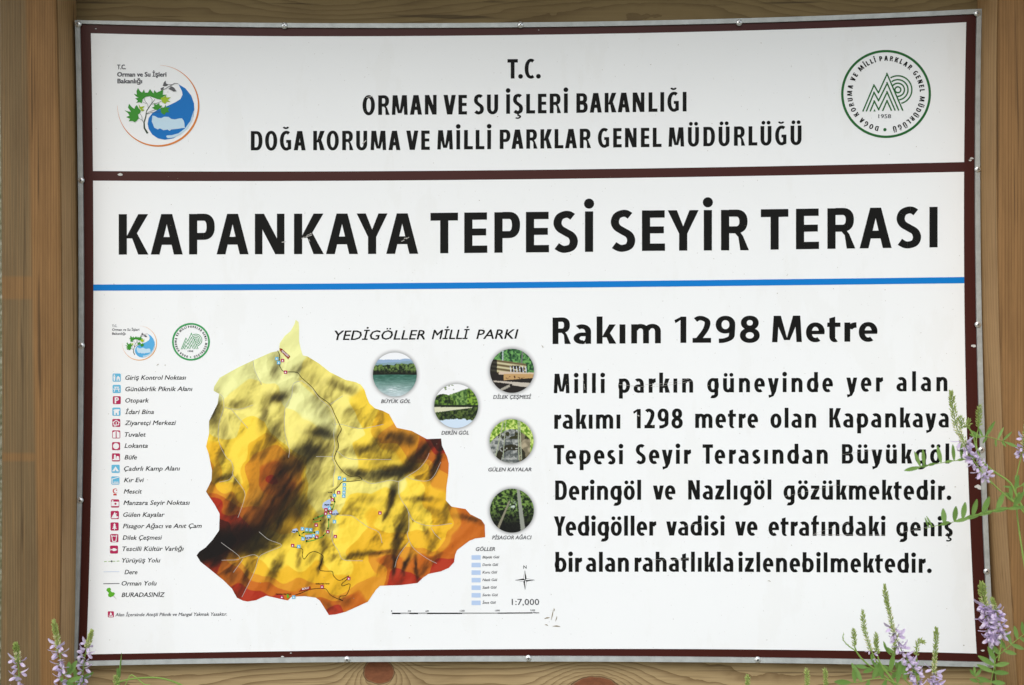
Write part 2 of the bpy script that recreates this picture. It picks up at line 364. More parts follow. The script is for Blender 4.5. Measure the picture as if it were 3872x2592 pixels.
# ------------------------------------------------------------------ lettering: own bold sans glyphs
class Glyph:
    def __init__(g, w, sv, sh, xh=.725): g.w, g.sv, g.sh, g.xh, g.q = w, sv, sh, xh, []
    def rect(g, x0, y0, x1, y1): g.q.append([(x0, y0), (x1, y0), (x1, y1), (x0, y1)])
    def diag(g, xb, yb, xt, yt, t, t2=None):
        t2 = t if t2 is None else t2
        g.q.append([(xb, yb), (xb + t, yb), (xt + t2, yt), (xt, yt)])
    def poly(g, pts): g.q.append(pts)
    def ring(g, cx, cy, rx, ry, a0=0, a1=360, sv=None, sh=None, p=2.12, n=None):
        sv = sv or g.sv; sh = sh or g.sh; n = n or max(6, int(abs(a1 - a0) / 11))
        def pt(a, X, Y):
            c, s = math.cos(math.radians(a)), math.sin(math.radians(a))
            return (cx + X * math.copysign(abs(c) ** (2 / p), c), cy + Y * math.copysign(abs(s) ** (2 / p), s))
        A = [a0 + (a1 - a0) * i / n for i in range(n + 1)]
        for a, b in zip(A, A[1:]):
            g.q.append([pt(a, rx, ry), pt(b, rx, ry), pt(b, rx - sv, ry - sh), pt(a, rx - sv, ry - sh)])
    def stroke(g, pts, sv=None, sh=None, smooth=True):
        sv = sv or g.sv; sh = sh or g.sh
        if smooth:
            Pp = [pts[0]] + list(pts) + [pts[-1]]; out = []
            for i in range(1, len(Pp) - 2):
                p0, p1, p2, p3 = [np.array(p) for p in Pp[i - 1:i + 3]]
                for t in np.linspace(0, 1, 5, endpoint=False):
                    out.append(.5 * ((2 * p1) + (p2 - p0) * t + (2 * p0 - 5 * p1 + 4 * p2 - p3) * t * t + (-p0 + 3 * p1 - 3 * p2 + p3) * t ** 3))
            out.append(np.array(pts[-1])); pts = out
        pts = [np.array(p, float) for p in pts]; L = []; R = []
        for i, p in enumerate(pts):
            a = pts[max(0, i - 1)]; b = pts[min(len(pts) - 1, i + 1)]; t = b - a; t = t / (np.hypot(*t) + 1e-9)
            nn = np.array((-t[1] * sv / 2, t[0] * sh / 2)); L.append(p + nn); R.append(p - nn)
        for i in range(len(pts) - 1): g.q.append([tuple(L[i]), tuple(L[i + 1]), tuple(R[i + 1]), tuple(R[i])])
    def dot(g, cx, cy, r): g.q.append([(cx + r * math.cos(a), cy + r * math.sin(a)) for a in np.linspace(0, 2 * math.pi, 14, endpoint=False)])
    def bowl(g, x0, x1, y0, y1, f=.5):
        ry = (y1 - y0) / 2; cy = (y0 + y1) / 2; rx = min(x1 - x0, max(g.sv * 1.35, (x1 - x0) * f)); xm = x1 - rx
        g.rect(x0, y1 - g.sh, xm, y1); g.rect(x0, y0, xm, y0 + g.sh); g.ring(xm, cy, rx, ry, -90, 90, p=2.3)
    def S(g, x0, x1, y0, y1):
        a, b = x0 + g.sv / 2, x1 - g.sv / 2; c, d = y0 + g.sh / 2, y1 - g.sh / 2
        f = lambda u, v: (a + (b - a) * u, c + (d - c) * v)
        g.stroke([f(.93, .93), f(.70, .995), f(.42, .995), f(.12, .92), f(.0, .75), f(.14, .6), f(.5, .49), f(.87, .38), f(1.0, .22), f(.87, .06), f(.52, 0), (f(.25, .01)), f(-.05, .09)])
def glyph(ch, w, sv, sh):
    g = Glyph(w, sv, sh); xh = g.xh; base = {'İ': 'I', 'Ö': 'O', 'Ü': 'U', 'Ğ': 'G', 'Ş': 'S', 'Ç': 'C', 'ö': 'o', 'ü': 'u', 'ğ': 'g', 'ş': 's', 'ç': 'c', 'i': 'ı'}.get(ch, ch)
    dt = sv * 1.16
    b = base
    if b in 'IlıEFLTPRBDKNMU' and b not in 'TU': pass
    if b == 'I': g.rect(0, 0, sv, 1)
    elif b == 'l': g.rect(0, 0, sv, 1.03)
    elif b == 'ı': g.rect(0, 0, sv, xh)
    elif b == 'E': g.rect(0, 0, sv, 1); g.rect(sv, 0, w, sh * 1.05); g.rect(sv, 1 - sh * 1.05, w * .985, 1); g.rect(sv, .5 - sh * .4, w * .95, .5 + sh * .6)
    elif b == 'L': g.rect(0, 0, sv, 1); g.rect(sv, 0, w, sh * 1.05)
    elif b == 'T': g.rect(0, 1 - sh * 1.12, w, 1); g.rect(w / 2 - sv / 2, 0, w / 2 + sv / 2, 1 - sh * 1.12)
    elif b == 'P': g.rect(0, 0, sv, 1); g.bowl(sv, w, .36, 1.005, .62)
    elif b == 'R':
        g.rect(0, 0, sv, 1); g.bowl(sv, w * .95, .42, 1.005, .62)
        g.poly([(w * .44, .50), (w * .66, .47), (w * .78, .36), (w * 1.0, 0), (w * 1.0 - sv * 1.05, 0), (w * .62, .33), (w * .5, .425), (w * .35, .44)])
    elif b == 'B': g.rect(0, 0, sv, 1); g.bowl(sv, w * .95, .5 - sh * .25, 1.0, .6); g.bowl(sv, w, 0, .5 + sh * .45, .6)
    elif b == 'D': g.rect(0, 0, sv, 1); g.bowl(sv, w, 0, 1.0, .78)
    elif b == 'K':
        g.rect(0, 0, sv, 1); dv = sv * 1.12
        g.diag(sv * .85, .40, w * .98 - dv * 1.05, 1, dv * .9, dv * 1.08); g.diag(w - dv * 1.12, 0, sv * 1.02 + w * .08, .58, dv * 1.12, dv * .7)
    elif b == 'N': g.rect(0, 0, sv * .92, 1); g.rect(w - sv * .92, 0, w, 1); g.poly([(w - sv * 1.12, 0), (w - sv * .3, 0), (w - sv * .3, .15), (sv * 1.12, 1), (sv * .3, 1), (sv * .3, .85)])
    elif b == 'M':
        t = sv * .92; o = w * .055
        g.diag(0, 0, o, 1, t); g.diag(w - t, 0, w - t - o, 1, t)
        g.poly([(w * .5 - sv * .5, .08), (w * .5 + sv * .1, .08), (o + t * 1.35, 1), (o, 1)]); g.poly([(w * .5 - sv * .1, .08), (w * .5 + sv * .5, .08), (w - o, 1), (w - o - t * 1.35, 1)])
    elif b == 'A':
        t = sv * 1.08
        g.diag(0, 0, w * .5 - t * .62, 1, t, t * .9); g.diag(w - t, 0, w * .5 - t * .28, 1, t, t * .9); g.rect(w * .22, .24, w * .78, .24 + sh * 1.12)
    elif b == 'V': t = sv * 1.1; g.diag(w * .5 - t * .62, 0, 0, 1, t, t); g.diag(w * .5 - t * .38, 0, w - t, 1, t, t)
    elif b == 'Y':
        t = sv * 1.12; g.rect(w / 2 - sv / 2, 0, w / 2 + sv / 2, .42)
        g.poly([(w / 2 - sv / 2, .42), (w / 2 + sv * .18, .42), (w / 2 + sv * .1, .55), (t, 1), (0, 1)]); g.poly([(w / 2 - sv * .18, .42), (w / 2 + sv / 2, .42), (w, 1), (w - t, 1), (w / 2 - sv * .1, .55)])
    elif b == 'O': g.ring(w / 2, .5, w / 2, .515)
    elif b == 'C': g.ring(w * .62, .5, w * .62, .515, 58, 302)
    elif b == 'G':
        g.ring(w * .58, .5, w * .58, .515, 58, 285); g.rect(w - sv * .9, .07, w, .54); g.rect(w * .56, .54 - sh * .95, w - sv * .9, .54); g.poly([(w * .62, -.012), (w, .07), (w - sv * .9, .19), (w * .6, .125)])
    elif b == 'S': g.S(0, w, -.015, 1.015)
    elif b == 'U': g.rect(0, .3, sv, 1); g.rect(w - sv, .3, w, 1); g.ring(w / 2, .32, w / 2, .335, 180, 360)
    elif b == 'a':
        ww = w; g.rect(ww - sv * .95, 0, ww, xh * .62); g.ring(w * .47, xh * .62, w * .53, xh * .38 + .012, 0, 128)
        g.ring(w * .50, xh * .29, w * .50, xh * .30, 85, 285, sh=sh * .85); g.rect(w * .5, xh * .59 - sh * .85, ww - sv * .9, xh * .59)
        g.poly([(w * .5, -.01), (w * .62, .0), (ww - sv * .9, .09), (ww - sv * .9, .23), (w * .62, .115), (w * .48, .105)])
    elif b in 'bpdqg':
        rr = w * .53
        if b in 'bp': cx = w - rr; g.rect(0, 0 if b == 'b' else -.3, sv, 1.03 if b == 'b' else xh)
        else: cx = rr; g.rect(w - sv, 0 if b == 'd' else (-.3 if b == 'q' else -.08), w, 1.03 if b == 'd' else xh)
        g.ring(cx, xh / 2, rr, xh / 2 + .01)
        if b == 'g': g.ring(w * .48, -.08, w * .52, .225, 360, 250, n=8)
    elif b == 'e':
        g.ring(w / 2, xh / 2, w / 2, xh / 2 + .012, 0, 302); g.rect(sv * .6, xh * .40, w * .985, xh * .40 + sh * .82); g.rect(w - sv, xh * .45, w * .992, xh * .52)
    elif b == 'c': g.ring(w * .55, xh / 2, w * .55, xh / 2 + .012, 60, 300)
    elif b == 'o': g.ring(w / 2, xh / 2, w / 2, xh / 2 + .012)
    elif b in 'nh': g.rect(0, 0, sv, xh if b == 'n' else 1.03); cx = w * .5 + sv * .12; g.ring(cx, xh - .27, w - cx, .28, 0, 165); g.rect(w - sv, 0, w, xh - .27)
    elif b == 'u': g.rect(w - sv, 0, w, xh); cx = w * .5 - sv * .12; g.ring(cx, .27, cx, .28, 180, 345); g.rect(0, .27, sv, xh)
    elif b == 'm':
        g.rect(0, 0, sv, xh); h = (w - sv) / 2
        for k in (0, 1):
            x0 = h * k; r = (h + sv * .88) / 2; cx = x0 + h + sv - r; g.ring(cx, xh - .27, r, .28, 0, 165); g.rect(x0 + h, 0, x0 + h + sv, xh - .27)
    elif b == 'r': g.rect(0, 0, sv, xh); g.ring(w * 1.02, xh - .29, w * 1.02 - sv * .35, .30, 92, 165, sh=sh * 1.25)
    elif b == 'k':
        g.rect(0, 0, sv, 1.03); dv = sv * 1.1
        g.diag(sv * .9, .24, w * .97 - dv, xh, dv * .8, dv * 1.02); g.diag(w - dv * 1.1, 0, sv + w * .10, .44, dv * 1.12, dv * .75)
    elif b in 'vy':
        t = sv * 1.05; g.diag(w * .5 - t * .6, 0, 0, xh, t * 1.05, t); g.diag(w * .5 - t * .35, 0, w - t, xh, t * .95, t * .95)
        if b == 'y': g.poly([(w * .5 - t * .5, .04), (w * .5 + t * .6, .02), (w * .40 + t * .3, -.2), (w * .1, -.3), (w * .05, -.3 + sh), (w * .30, -.13)])
    elif b == 'z': g.rect(0, 0, w, sh); g.rect(w * .04, xh - sh, w * .98, xh); g.diag(0, sh, w * .98 - sv * 1.25, xh - sh, sv * 1.25)
    elif b == 's': g.S(0, w, -.012, xh + .012)
    elif b == 't': x0 = w * .16; g.poly([(x0, .2), (x0 + sv, .2), (x0 + sv, .95), (x0, .89)]); g.rect(0, xh - sh * .98, w, xh); g.ring(x0 + w * .42, .22, w * .42, .235, 180, 300)
    elif b == 'f': x0 = w * .18; g.rect(x0, 0, x0 + sv, .8); g.rect(0, xh - sh * .98, w * .92, xh); g.ring(x0 + w * .46, .8, w * .46, .25, 80, 180)
    elif b == '1': g.rect(w - sv, 0, w, .99); g.poly([(0, .86), (w * .09, .74), (w - sv, .86), (w, .99), (w - sv * .85, .99)])
    elif b == '2':
        g.rect(0, 0, w, sh * 1.1)
        f = lambda u, v: (sv / 2 + (w - sv) * u, v)
        g.stroke([f(.0, .86), f(.25, .925), f(.55, .92), f(.9, .83), f(.94, .68), f(.78, .48), f(.45, .26), f(.12, .06)])
    elif b == '9':
        g.ring(w / 2, .68, w / 2, .335); g.stroke([(w - sv / 2, .68), (w - sv / 2 - .01, .45), (w * .78, .2), (w * .45, .085), (w * .16, .07)])
    elif b == '8': g.ring(w / 2, .745, w * .45, .27); g.ring(w / 2, .27, w / 2, .285)
    elif b == '5': g.rect(w * .1, 1 - sh, w * .95, 1); g.rect(w * .1, .5, w * .1 + sv * .9, 1); g.ring(w * .42, .31, w * .55, .325, -110, 120)
    elif b == '.': g.dot(w / 2, w * .5 - .01, w * .52)
    # marks
    top = 1.0 if ch.isupper() else xh
    if ch in 'İi': g.dot(sv / 2, top + .19 if ch == 'İ' else top + .2, dt * .54)
    if ch in 'ÖÜöü':
        for s_ in (-1, 1): g.dot(w / 2 + s_ * w * (.235 if ch.isupper() else .26), top + .17, dt * .44)
    if ch in 'Ğğ': g.ring(w / 2 + .02, top + .24, .17, .14, 195, 345, sv=.10, sh=.09, p=2)
    if ch in 'ŞşÇç':
        cx = w / 2; g.rect(cx - .04, -.09, cx + .05, .01); g.stroke([(cx - .02, -.08), (cx + .09, -.11), (cx + .10, -.18), (cx + .0, -.23), (cx - .12, -.21)], sv=.10, sh=.07)
    return g.q
W_COND = dict(zip('ORMANVESUBKLGDPTC', [.63, .58, .81, .615, .60, .63, .44, .51, .57, .58, .60, .455, .585, .60, .55, .535, .52]))
W_COND.update({'I': .19, 'Y': .60, 'a': .52, 'p': .565, 'r': .36, 'k': .545, 'n': .565, 'g': .565, 'u': .56, 'e': .545, 'y': .565, 'd': .57, 'o': .57, 'm': .885, 't': .41, 'v': .56, 'z': .46, 'h': .56,
               'b': .57, 's': .42, 'f': .44, 'l': .19, 'ı': .19, '1': .39, '2': .53, '9': .57, '8': .58, '5': .53, '.': .235, 'c': .44})
W_BOLD = {'K': .735, 'A': .79, 'P': .635, 'N': .73, 'Y': .765, 'T': .68, 'E': .57, 'S': .605, 'R': .69, 'I': .2, 'M': 1.13, 'a': .66, 'k': .74, 'ı': .225, 'm': 1.12, '1': .45, '2': .70, '9': .74, '8': .75, 'e': .71, 't': .50, 'r': .46,
          'D': .75, 'O': .82, 'G': .76, 'U': .72, 'V': .76, 'L': .55, 'B': .66, '5': .62}
STRIP = str.maketrans('İÖÜĞŞÇöüğşçi', 'IOUGSCougscı')
def gw(ch, tab): return tab[ch.translate(STRIP)]
def quads_obj(name, quads, m, d, parent=sign, label=None):
    V = []; F = []
    for i, q in enumerate(quads):
        a = sum((q[k][0] * q[(k + 1) % len(q)][1] - q[(k + 1) % len(q)][0] * q[k][1]) for k in range(len(q)))
        idx = list(range(len(V), len(V) + len(q))); dd = d + .00002 * (i % 9)
        V += [Q(x, y, dd) for x, y in q]
        F.append(tuple(idx) if a < 0 else tuple(reversed(idx)))
    return mesh_obj(name, V, F, m, parent, label=label)
def bold_word(text, x0, x1, yb0, yb1, cap, tab, sv, sh, natural=.12):
    ws = [gw(c, tab) for c in text]; tot = (x1 - x0) / cap
    SB = {'A': (.02, .02), 'K': (.1, .0), 'P': (.1, .01), 'N': (.1, .1), 'E': (.1, .04), 'T': (.02, .02), 'S': (.035, .04), 'I': (.1, .1), 'R': (.1, .02), 'Y': (0, 0), 'V': (0, 0), 'O': (.05, .05), 'D': (.1, .05), 'B': (.1, .045), 'G': (.05, .08), 'U': (.09, .09), 'M': (.06, .06),
          'L': (.1, .02), 'C': (.05, .02), 'a': (.035, .08), 'e': (.045, .035), 'r': (.08, -.01), 'k': (.08, -.01), 't': (.01, .02), 'z': (.03, .03), 's': (.03, .03), '.': (.05, .05), 'v': (.0, .0), 'y': (.0, .0), 'o': (.045, .045), 'c': (.045, .01), 'd': (.045, .08), 'g': (.045, .08),
          'b': (.08, .045), 'p': (.08, .045), 'n': (.08, .07), 'h': (.08, .07), 'm': (.08, .07), 'u': (.07, .08), 'l': (.085, .085), 'ı': (.085, .085), 'f': (.01, -.02), '1': (.04, .09), '2': (.05, .04), '9': (.04, .04), '8': (.04, .04), '5': (.04, .04)}
    kern = {('A', 'Y'): -.09, ('Y', 'A'): -.09, ('P', 'A'): -.02, ('T', 'e'): -.07, ('Y', 'e'): -.04, ('V', 'A'): -.1, ('T', '.'): -.05}
    fb = 1.0 if tab is W_BOLD else .8
    ks = [fb * (SB[a.translate(STRIP)][1] + SB[b_.translate(STRIP)][0]) + kern.get((a.translate(STRIP), b_.translate(STRIP)), 0) for a, b_ in zip(text, text[1:])]
    gap = (tot - sum(ws) - sum(ks)) / max(1, len(text) - 1) if len(text) > 1 else 0
    if gap < -.035 and len(text) > 1:
        f = (tot + .035 * (len(text) - 1) - sum(ks)) / sum(ws); ws = [v * f for v in ws]; gap = -.035
    x = 0; out = []
    for i, c in enumerate(text):
        for q in glyph(c, ws[i], sv, sh):
            o = []
            for (u, v) in q:
                X = x0 + (x + u) * cap; t = (X - x0) / (x1 - x0); o.append((X, yb0 + (yb1 - yb0) * t - v * cap))
            out.append(o)
        x += ws[i] + gap + (ks[i] if i < len(ks) else 0)
    return out
def line(name, words, cap, tab, sv, sh, label=None):
    for (t, x0, x1, y0, y1) in words: quads_obj(name, bold_word(t, x0, x1, y0, y1, cap, tab, sv, sh), M['black'], .0007, label=label)
C_ = (W_COND, .196, .158)
line('printed_word', [('T.C.', 1918.8, 2044.6, 298.3, 297.4)], 73.5, *C_)
line('printed_word', [('ORMAN', 1371, 1651, 436.2, 434), ('VE', 1677, 1766, 434, 434), ('SU', 1792, 1883.6, 432.8, 432.3), ('İŞLERİ', 1914, 2146.5, 431.5, 428.4), ('BAKANLIĞI', 2179.3, 2595.3, 427.9, 422.3)], 74, *C_)
line('printed_word', [('DOĞA', 948.8, 1155.9, 569.7, 569.5), ('KORUMA', 1184.5, 1514, 569, 568.4), ('VE', 1536, 1625, 567.8, 567.8), ('MİLLİ', 1653.5, 1856.3, 566.3, 565.3), ('PARKLAR', 1889.7, 2234.7, 564.5, 560.8),
                   ('GENEL', 2260.6, 2501.4, 559.2, 556.8), ('MÜDÜRLÜĞÜ', 2527.7, 3030.5, 556, 548.5)], 73, *C_)
B_ = (W_BOLD, .202, .172)
line('printed_word', [('KAPANKAYA', 449.2, 1581.4, 963.8, 960.6), ('TEPESİ', 1627.8, 2242.4, 959, 953), ('SEYİR', 2309.3, 2831.7, 950.5, 947), ('TERASI', 2876.8, 3544.6, 945.5, 936)], 153, *B_)
line('printed_word', [('Rakım', 2089.3, 2498.6, 1301.8, 1298.8), ('1298', 2550, 2872.5, 1297.2, 1295.8), ('Metre', 2918.9, 3317.9, 1295, 1292)], 100, W_BOLD, .222, .165)
BODY = [
 [('Milli', 2093.9, 2285.7, 1487.7, 1487), ('parkın', 2340.4, 2620.7, 1486, 1485.3), ('güneyinde', 2674, 3149.3, 1484.3, 1483.2), ('yer', 3200, 3338.6, 1482, 1481.3), ('alan', 3389.3, 3582, 1480.5, 1480)],
 [('rakımı', 2095.7, 2345, 1622.5, 1621.5), ('1298', 2394, 2581.4, 1620.4, 1620), ('metre', 2628.6, 2866.4, 1619, 1618.6), ('olan', 2912.9, 3085.7, 1618.6, 1618.2), ('Kapankaya', 3135.7, 3586.8, 1617.6, 1617)],
 [('Tepesi', 2094, 2354.6, 1756.6, 1756), ('Seyir', 2404, 2612.9, 1754.9, 1754.6), ('Terasından', 2656.4, 3129.6, 1754.6, 1754.4), ('Büyükgöl', 3183.2, 3588.6, 1753.8, 1753.4)],
 [('Deringöl', 2099.3, 2423.6, 1891.4, 1890.6), ('ve', 2469, 2554, 1890, 1890), ('Nazlıgöl', 2602, 2916, 1889.8, 1889.6), ('gözükmektedir.', 2962.5, 3596.4, 1889.8, 1891)],
 [('Yedigöller', 2094, 2481.4, 2026.6, 2026), ('vadisi', 2519, 2738.6, 2025.8, 2025.6), ('ve', 2779.6, 2864.3, 2026, 2026), ('etrafındaki', 2905.7, 3346.4, 2026.6, 2027.2), ('geniş', 3388.6, 3602, 2028, 2029)],
 [('bir', 2100, 2201, 2163.2, 2163), ('alan', 2215.4, 2377.9, 2163, 2162.8), ('rahatlıkla', 2399.3, 2772.5, 2162.6, 2162.5), ('izlenebilmektedir.', 2792.9, 3522.5, 2163, 2167)]]
for row in BODY: line('printed_word', row, 73.6, *C_)

# thin lettering from the built-in font
def thin_quads(text, x0, x1, yb, cap, shear=.0, off=0.0, slope=0.0):
    cu = bpy.data.curves.new('t', 'FONT'); cu.body = text; cu.resolution_u = 2; cu.offset = off; cu.shear = shear
    o = bpy.data.objects.new('t', cu); COL.objects.link(o); me = o.to_mesh()
    vs = [(v.co.x, v.co.y) for v in me.vertices]; fs = [tuple(p.vertices) for p in me.polygons]; o.to_mesh_clear()
    bpy.data.objects.remove(o); bpy.data.curves.remove(cu)
    mx = max(v[0] for v in vs); mn = min(v[0] for v in vs); sx = (x1 - x0) / (mx - mn); sy = cap / .70
    return [(x0 + (v[0] - mn) * sx, yb - v[1] * sy + slope * (v[0] - mn) * sx) for v in vs], fs
def thin(name, items, m, d=.0007, shear=.2, off=.0, label=None, parent=sign, bold=.6):
    V = []; F = []
    for it in items:
        t, x0, x1, yb, cap = it[:5]; sl = it[5] if len(it) > 5 else -.004
        v, f = thin_quads(t, x0 + bold / 2, x1 - bold / 2, yb, cap, shear, 0, sl)
        for k, (bx, by) in enumerate([(-.5, -.3), (.5, .3), (-.5, .3), (.5, -.3)]):
            b = len(V); V += [Q(x + bold * bx, y + bold * by, d + .00003 * k) for x, y in v]; F += [tuple(i + b for i in q) for q in f]
    return mesh_obj(name, V, F, m, parent, label=label)
MAPT = thin('map_title', [('YEDİGÖLLER', 1265, 1607.5, 1286.5, 36, -.007), ('MİLLİ', 1632.5, 1776, 1283.5, 36, -.007), ('PARKI', 1801, 1960.7, 1282.5, 36, -.007)], M['black'], shear=.22, bold=1.1)
LEG = [('Giriş Kontrol Noktası', 474, 704, 1437), ('Günübirlik Piknik Alanı', 474, 728, 1480), ('Otopark', 474, 563, 1523), ('İdari Bina', 473, 582, 1566.5), ('Ziyaretçi Merkezi', 472, 666, 1608), ('Tuvalet', 472, 552, 1652),
       ('Lokanta', 471, 559, 1694), ('Büfe', 471, 518, 1738), ('Çadırlı Kamp Alanı', 469, 681, 1780.7), ('Kır Evi', 469, 545, 1824), ('Mescit', 468, 537, 1867), ('Manzara Seyir Noktası', 467, 718, 1910), ('Gülen Kayalar', 466, 623, 1955),
       ('Pisagor Ağacı ve Anıt Çam', 465, 763, 1998), ('Dilek Çeşmesi', 464, 613, 2041.8), ('Tescilli Kültür Varlığı', 463, 695, 2084), ('Yürüyüş Yolu', 462, 606.4, 2127.7), ('Dere', 471, 520, 2172), ('Orman Yolu', 460, 593, 2214.7), ('BURADASINIZ', 460, 624, 2258)]
for t in LEG: thin('legend_text', [(*t, 17)], M['black'], shear=.24, off=.008)
thin('legend_text', [('Alan İçersinde Ateşli Piknik ve Mangal Yakmak Yasaktır.', 436, 859, 2331, 12.5, -.006)], M['grey'], shear=.24, off=.012)
for t in [('BÜYÜK GÖL', 1441, 1552, 1525), ('DERİN GÖL', 1669, 1773, 1644), ('DİLEK ÇEŞMESİ', 1864.5, 2009, 1508.6), ('GÜLEN KAYALAR', 1846, 2009.5, 1783), ('PİSAGOR AĞACI', 1860.6, 2010, 2040), ('GÖLLER', 1799, 1872, 2083.5)]:
    thin('caption', [(*t, 14)], M['grey'], d=.0012, shear=.22)
for i, (t, x1) in enumerate([('Büyük Göl', 1888), ('Derin Göl', 1883.6), ('Kuru Göl', 1880), ('Nazlı Göl', 1880), ('Sazlı Göl', 1878), ('Serin Göl', 1882.5), ('İnce Göl', 1875)]):
    thin('legend_text', [(t, 1824, x1, 2112 + 28.6 * i, 9.5)], M['grey'], shear=.22, off=.012)
    y = 2100 + 28.6 * i; flat('colour_swatch', [(1783, y), (1817.5, y), (1817.5, y + 17), (1783, y + 17)], M['swatch_ink'], .0007)
thin('scale_text', [('1:7,000', 1935, 2039, 2288, 23, 0)], M['grey'], shear=0)
thin('scale_text', [('N', 1979, 1991, 2151, 13, 0), ('0', 1479, 1483, 2314, 6, 0), ('315', 1542, 1554, 2314, 6, 0), ('630', 1609, 1621, 2314, 6, 0), ('1,260', 1739, 1757, 2313, 6, 0), ('1,890', 1872, 1890, 2312, 6, 0), ('2,520', 2005, 2023, 2311, 6, 0), ('Meters', 2016, 2039, 2320, 6, 0)], M['grey'], shear=0)
thin('logo_text', [('T.C.', 443, 476.6, 262.5, 17, 0), ('Orman ve Su İşleri', 443, 630, 290.6, 17, 0), ('Bakanlığı', 444, 538, 315.8, 17, 0)], M['grey'], shear=0, bold=2.0)
thin('logo_text', [('T.C.', 424, 443, 1237.4, 9, 0), ('Orman ve Su İşleri', 424, 527, 1251.6, 9, 0), ('Bakanlığı', 424, 475, 1266.5, 9, 0)], M['grey'], shear=0, off=.022)

# ------------------------------------------------------------------ scale bar, compass
def sm(pts, k=4):
    pts = [np.array(p, float) for p in pts]; Pp = [2 * pts[0] - pts[1]] + pts + [2 * pts[-1] - pts[-2]]; out = []
    for i in range(1, len(Pp) - 2):
        p0, p1, p2, p3 = Pp[i - 1:i + 3]
        for t in np.linspace(0, 1, k, endpoint=False): out.append(.5 * ((2 * p1) + (p2 - p0) * t + (2 * p0 - 5 * p1 + 4 * p2 - p3) * t * t + (-p0 + 3 * p1 - 3 * p2 + p3) * t ** 3))
    return out + [pts[-1]]
def strips(name, segs, m, d=.0008, parent=sign, label=None):
    """segs: list of (polyline, width px)"""
    quads = []
    for pts, wd in segs:
        pts = [np.array(p, float) for p in pts]; L = []; R = []
        wds = wd if isinstance(wd, (list, tuple)) else [wd] * len(pts)
        for i, p in enumerate(pts):
            a = pts[max(0, i - 1)]; b = pts[min(len(pts) - 1, i + 1)]; t = b - a; t = t / (np.hypot(*t) + 1e-9); nn = np.array((-t[1], t[0])) * wds[i] / 2
            L.append(p + nn); R.append(p - nn)
        for i in range(len(pts) - 1): quads.append([tuple(L[i]), tuple(L[i + 1]), tuple(R[i + 1]), tuple(R[i])])
    return quads_obj(name, quads, m, d, parent, label)
strips('scale_bar', [([(1481.7, 2318), (1881, 2318), (2013.7, 2316.5)], 1.2), ([(1481.7, 2321), (2013.7, 2319.5)], 1.2), ([(1481.7, 2320.5), (1514.6, 2320.5)], 4), ([(1548, 2320.5), (1581, 2320.5)], 4), ([(1614.8, 2320.3), (1748, 2320)], 4), ([(1881, 2319), (2013.7, 2318)], 4)], M['black'])
cx, cy = 1985, 2194
cq = []
for k in range(4):
    a = math.radians(90 * k); rot = lambda x, y: (cx + x * math.cos(a) - y * math.sin(a), cy + x * math.sin(a) + y * math.cos(a))
    cq.append([rot(0, 0), rot(0, -37), rot(6, -6)])
quads_obj('compass_rose', cq, M['black'], .0008)
cs = []
for k in range(4):
    a = math.radians(90 * k); rot = lambda x, y: (cx + x * math.cos(a) - y * math.sin(a), cy + x * math.sin(a) + y * math.cos(a))
    cs.append(([rot(0, -37), rot(-6, -6), rot(0, 0)], 1.0))
strips('compass_outline', cs, M['grey'])

# ------------------------------------------------------------------ numpy noise
def vnoise(x, y, seed=0):
    xi = np.floor(x).astype(np.int64); yi = np.floor(y).astype(np.int64); fx = x - xi; fy = y - yi
    def h(a, b):
        v = (a * 374761393 + b * 668265263 + seed * 144269) & 0x7fffffff; v = ((v ^ (v >> 13)) * 1274126177) & 0x7fffffff
        return ((v ^ (v >> 16)) & 0xffff) / 65535.0
    u = fx * fx * (3 - 2 * fx); v = fy * fy * (3 - 2 * fy)
    return (h(xi, yi) * (1 - u) + h(xi + 1, yi) * u) * (1 - v) + (h(xi, yi + 1) * (1 - u) + h(xi + 1, yi + 1) * u) * v
def fbm(x, y, seed=0, o=4):
    s = 0; a = .5; t = 0
    for k in range(o): s = s + a * vnoise(x * 2 ** k, y * 2 ** k, seed + k * 7); t += a; a *= .5
    return s / t
def nlin(c): c = np.clip(np.asarray(c, float) / 255, 0, 1); return np.where(c <= .04045, c / 12.92, ((c + .055) / 1.055) ** 2.4)
def colour_mesh(name, verts, faces, rgb, parent, label=None):
    o = mesh_obj(name, verts, faces, M['print'], parent, label=label)
    at = o.data.color_attributes.new('Col', 'FLOAT_COLOR', 'POINT')
    arr = np.ones((len(verts), 4)); arr[:, :3] = nlin(rgb) * VK; at.data.foreach_set('color', arr.ravel())
    return o

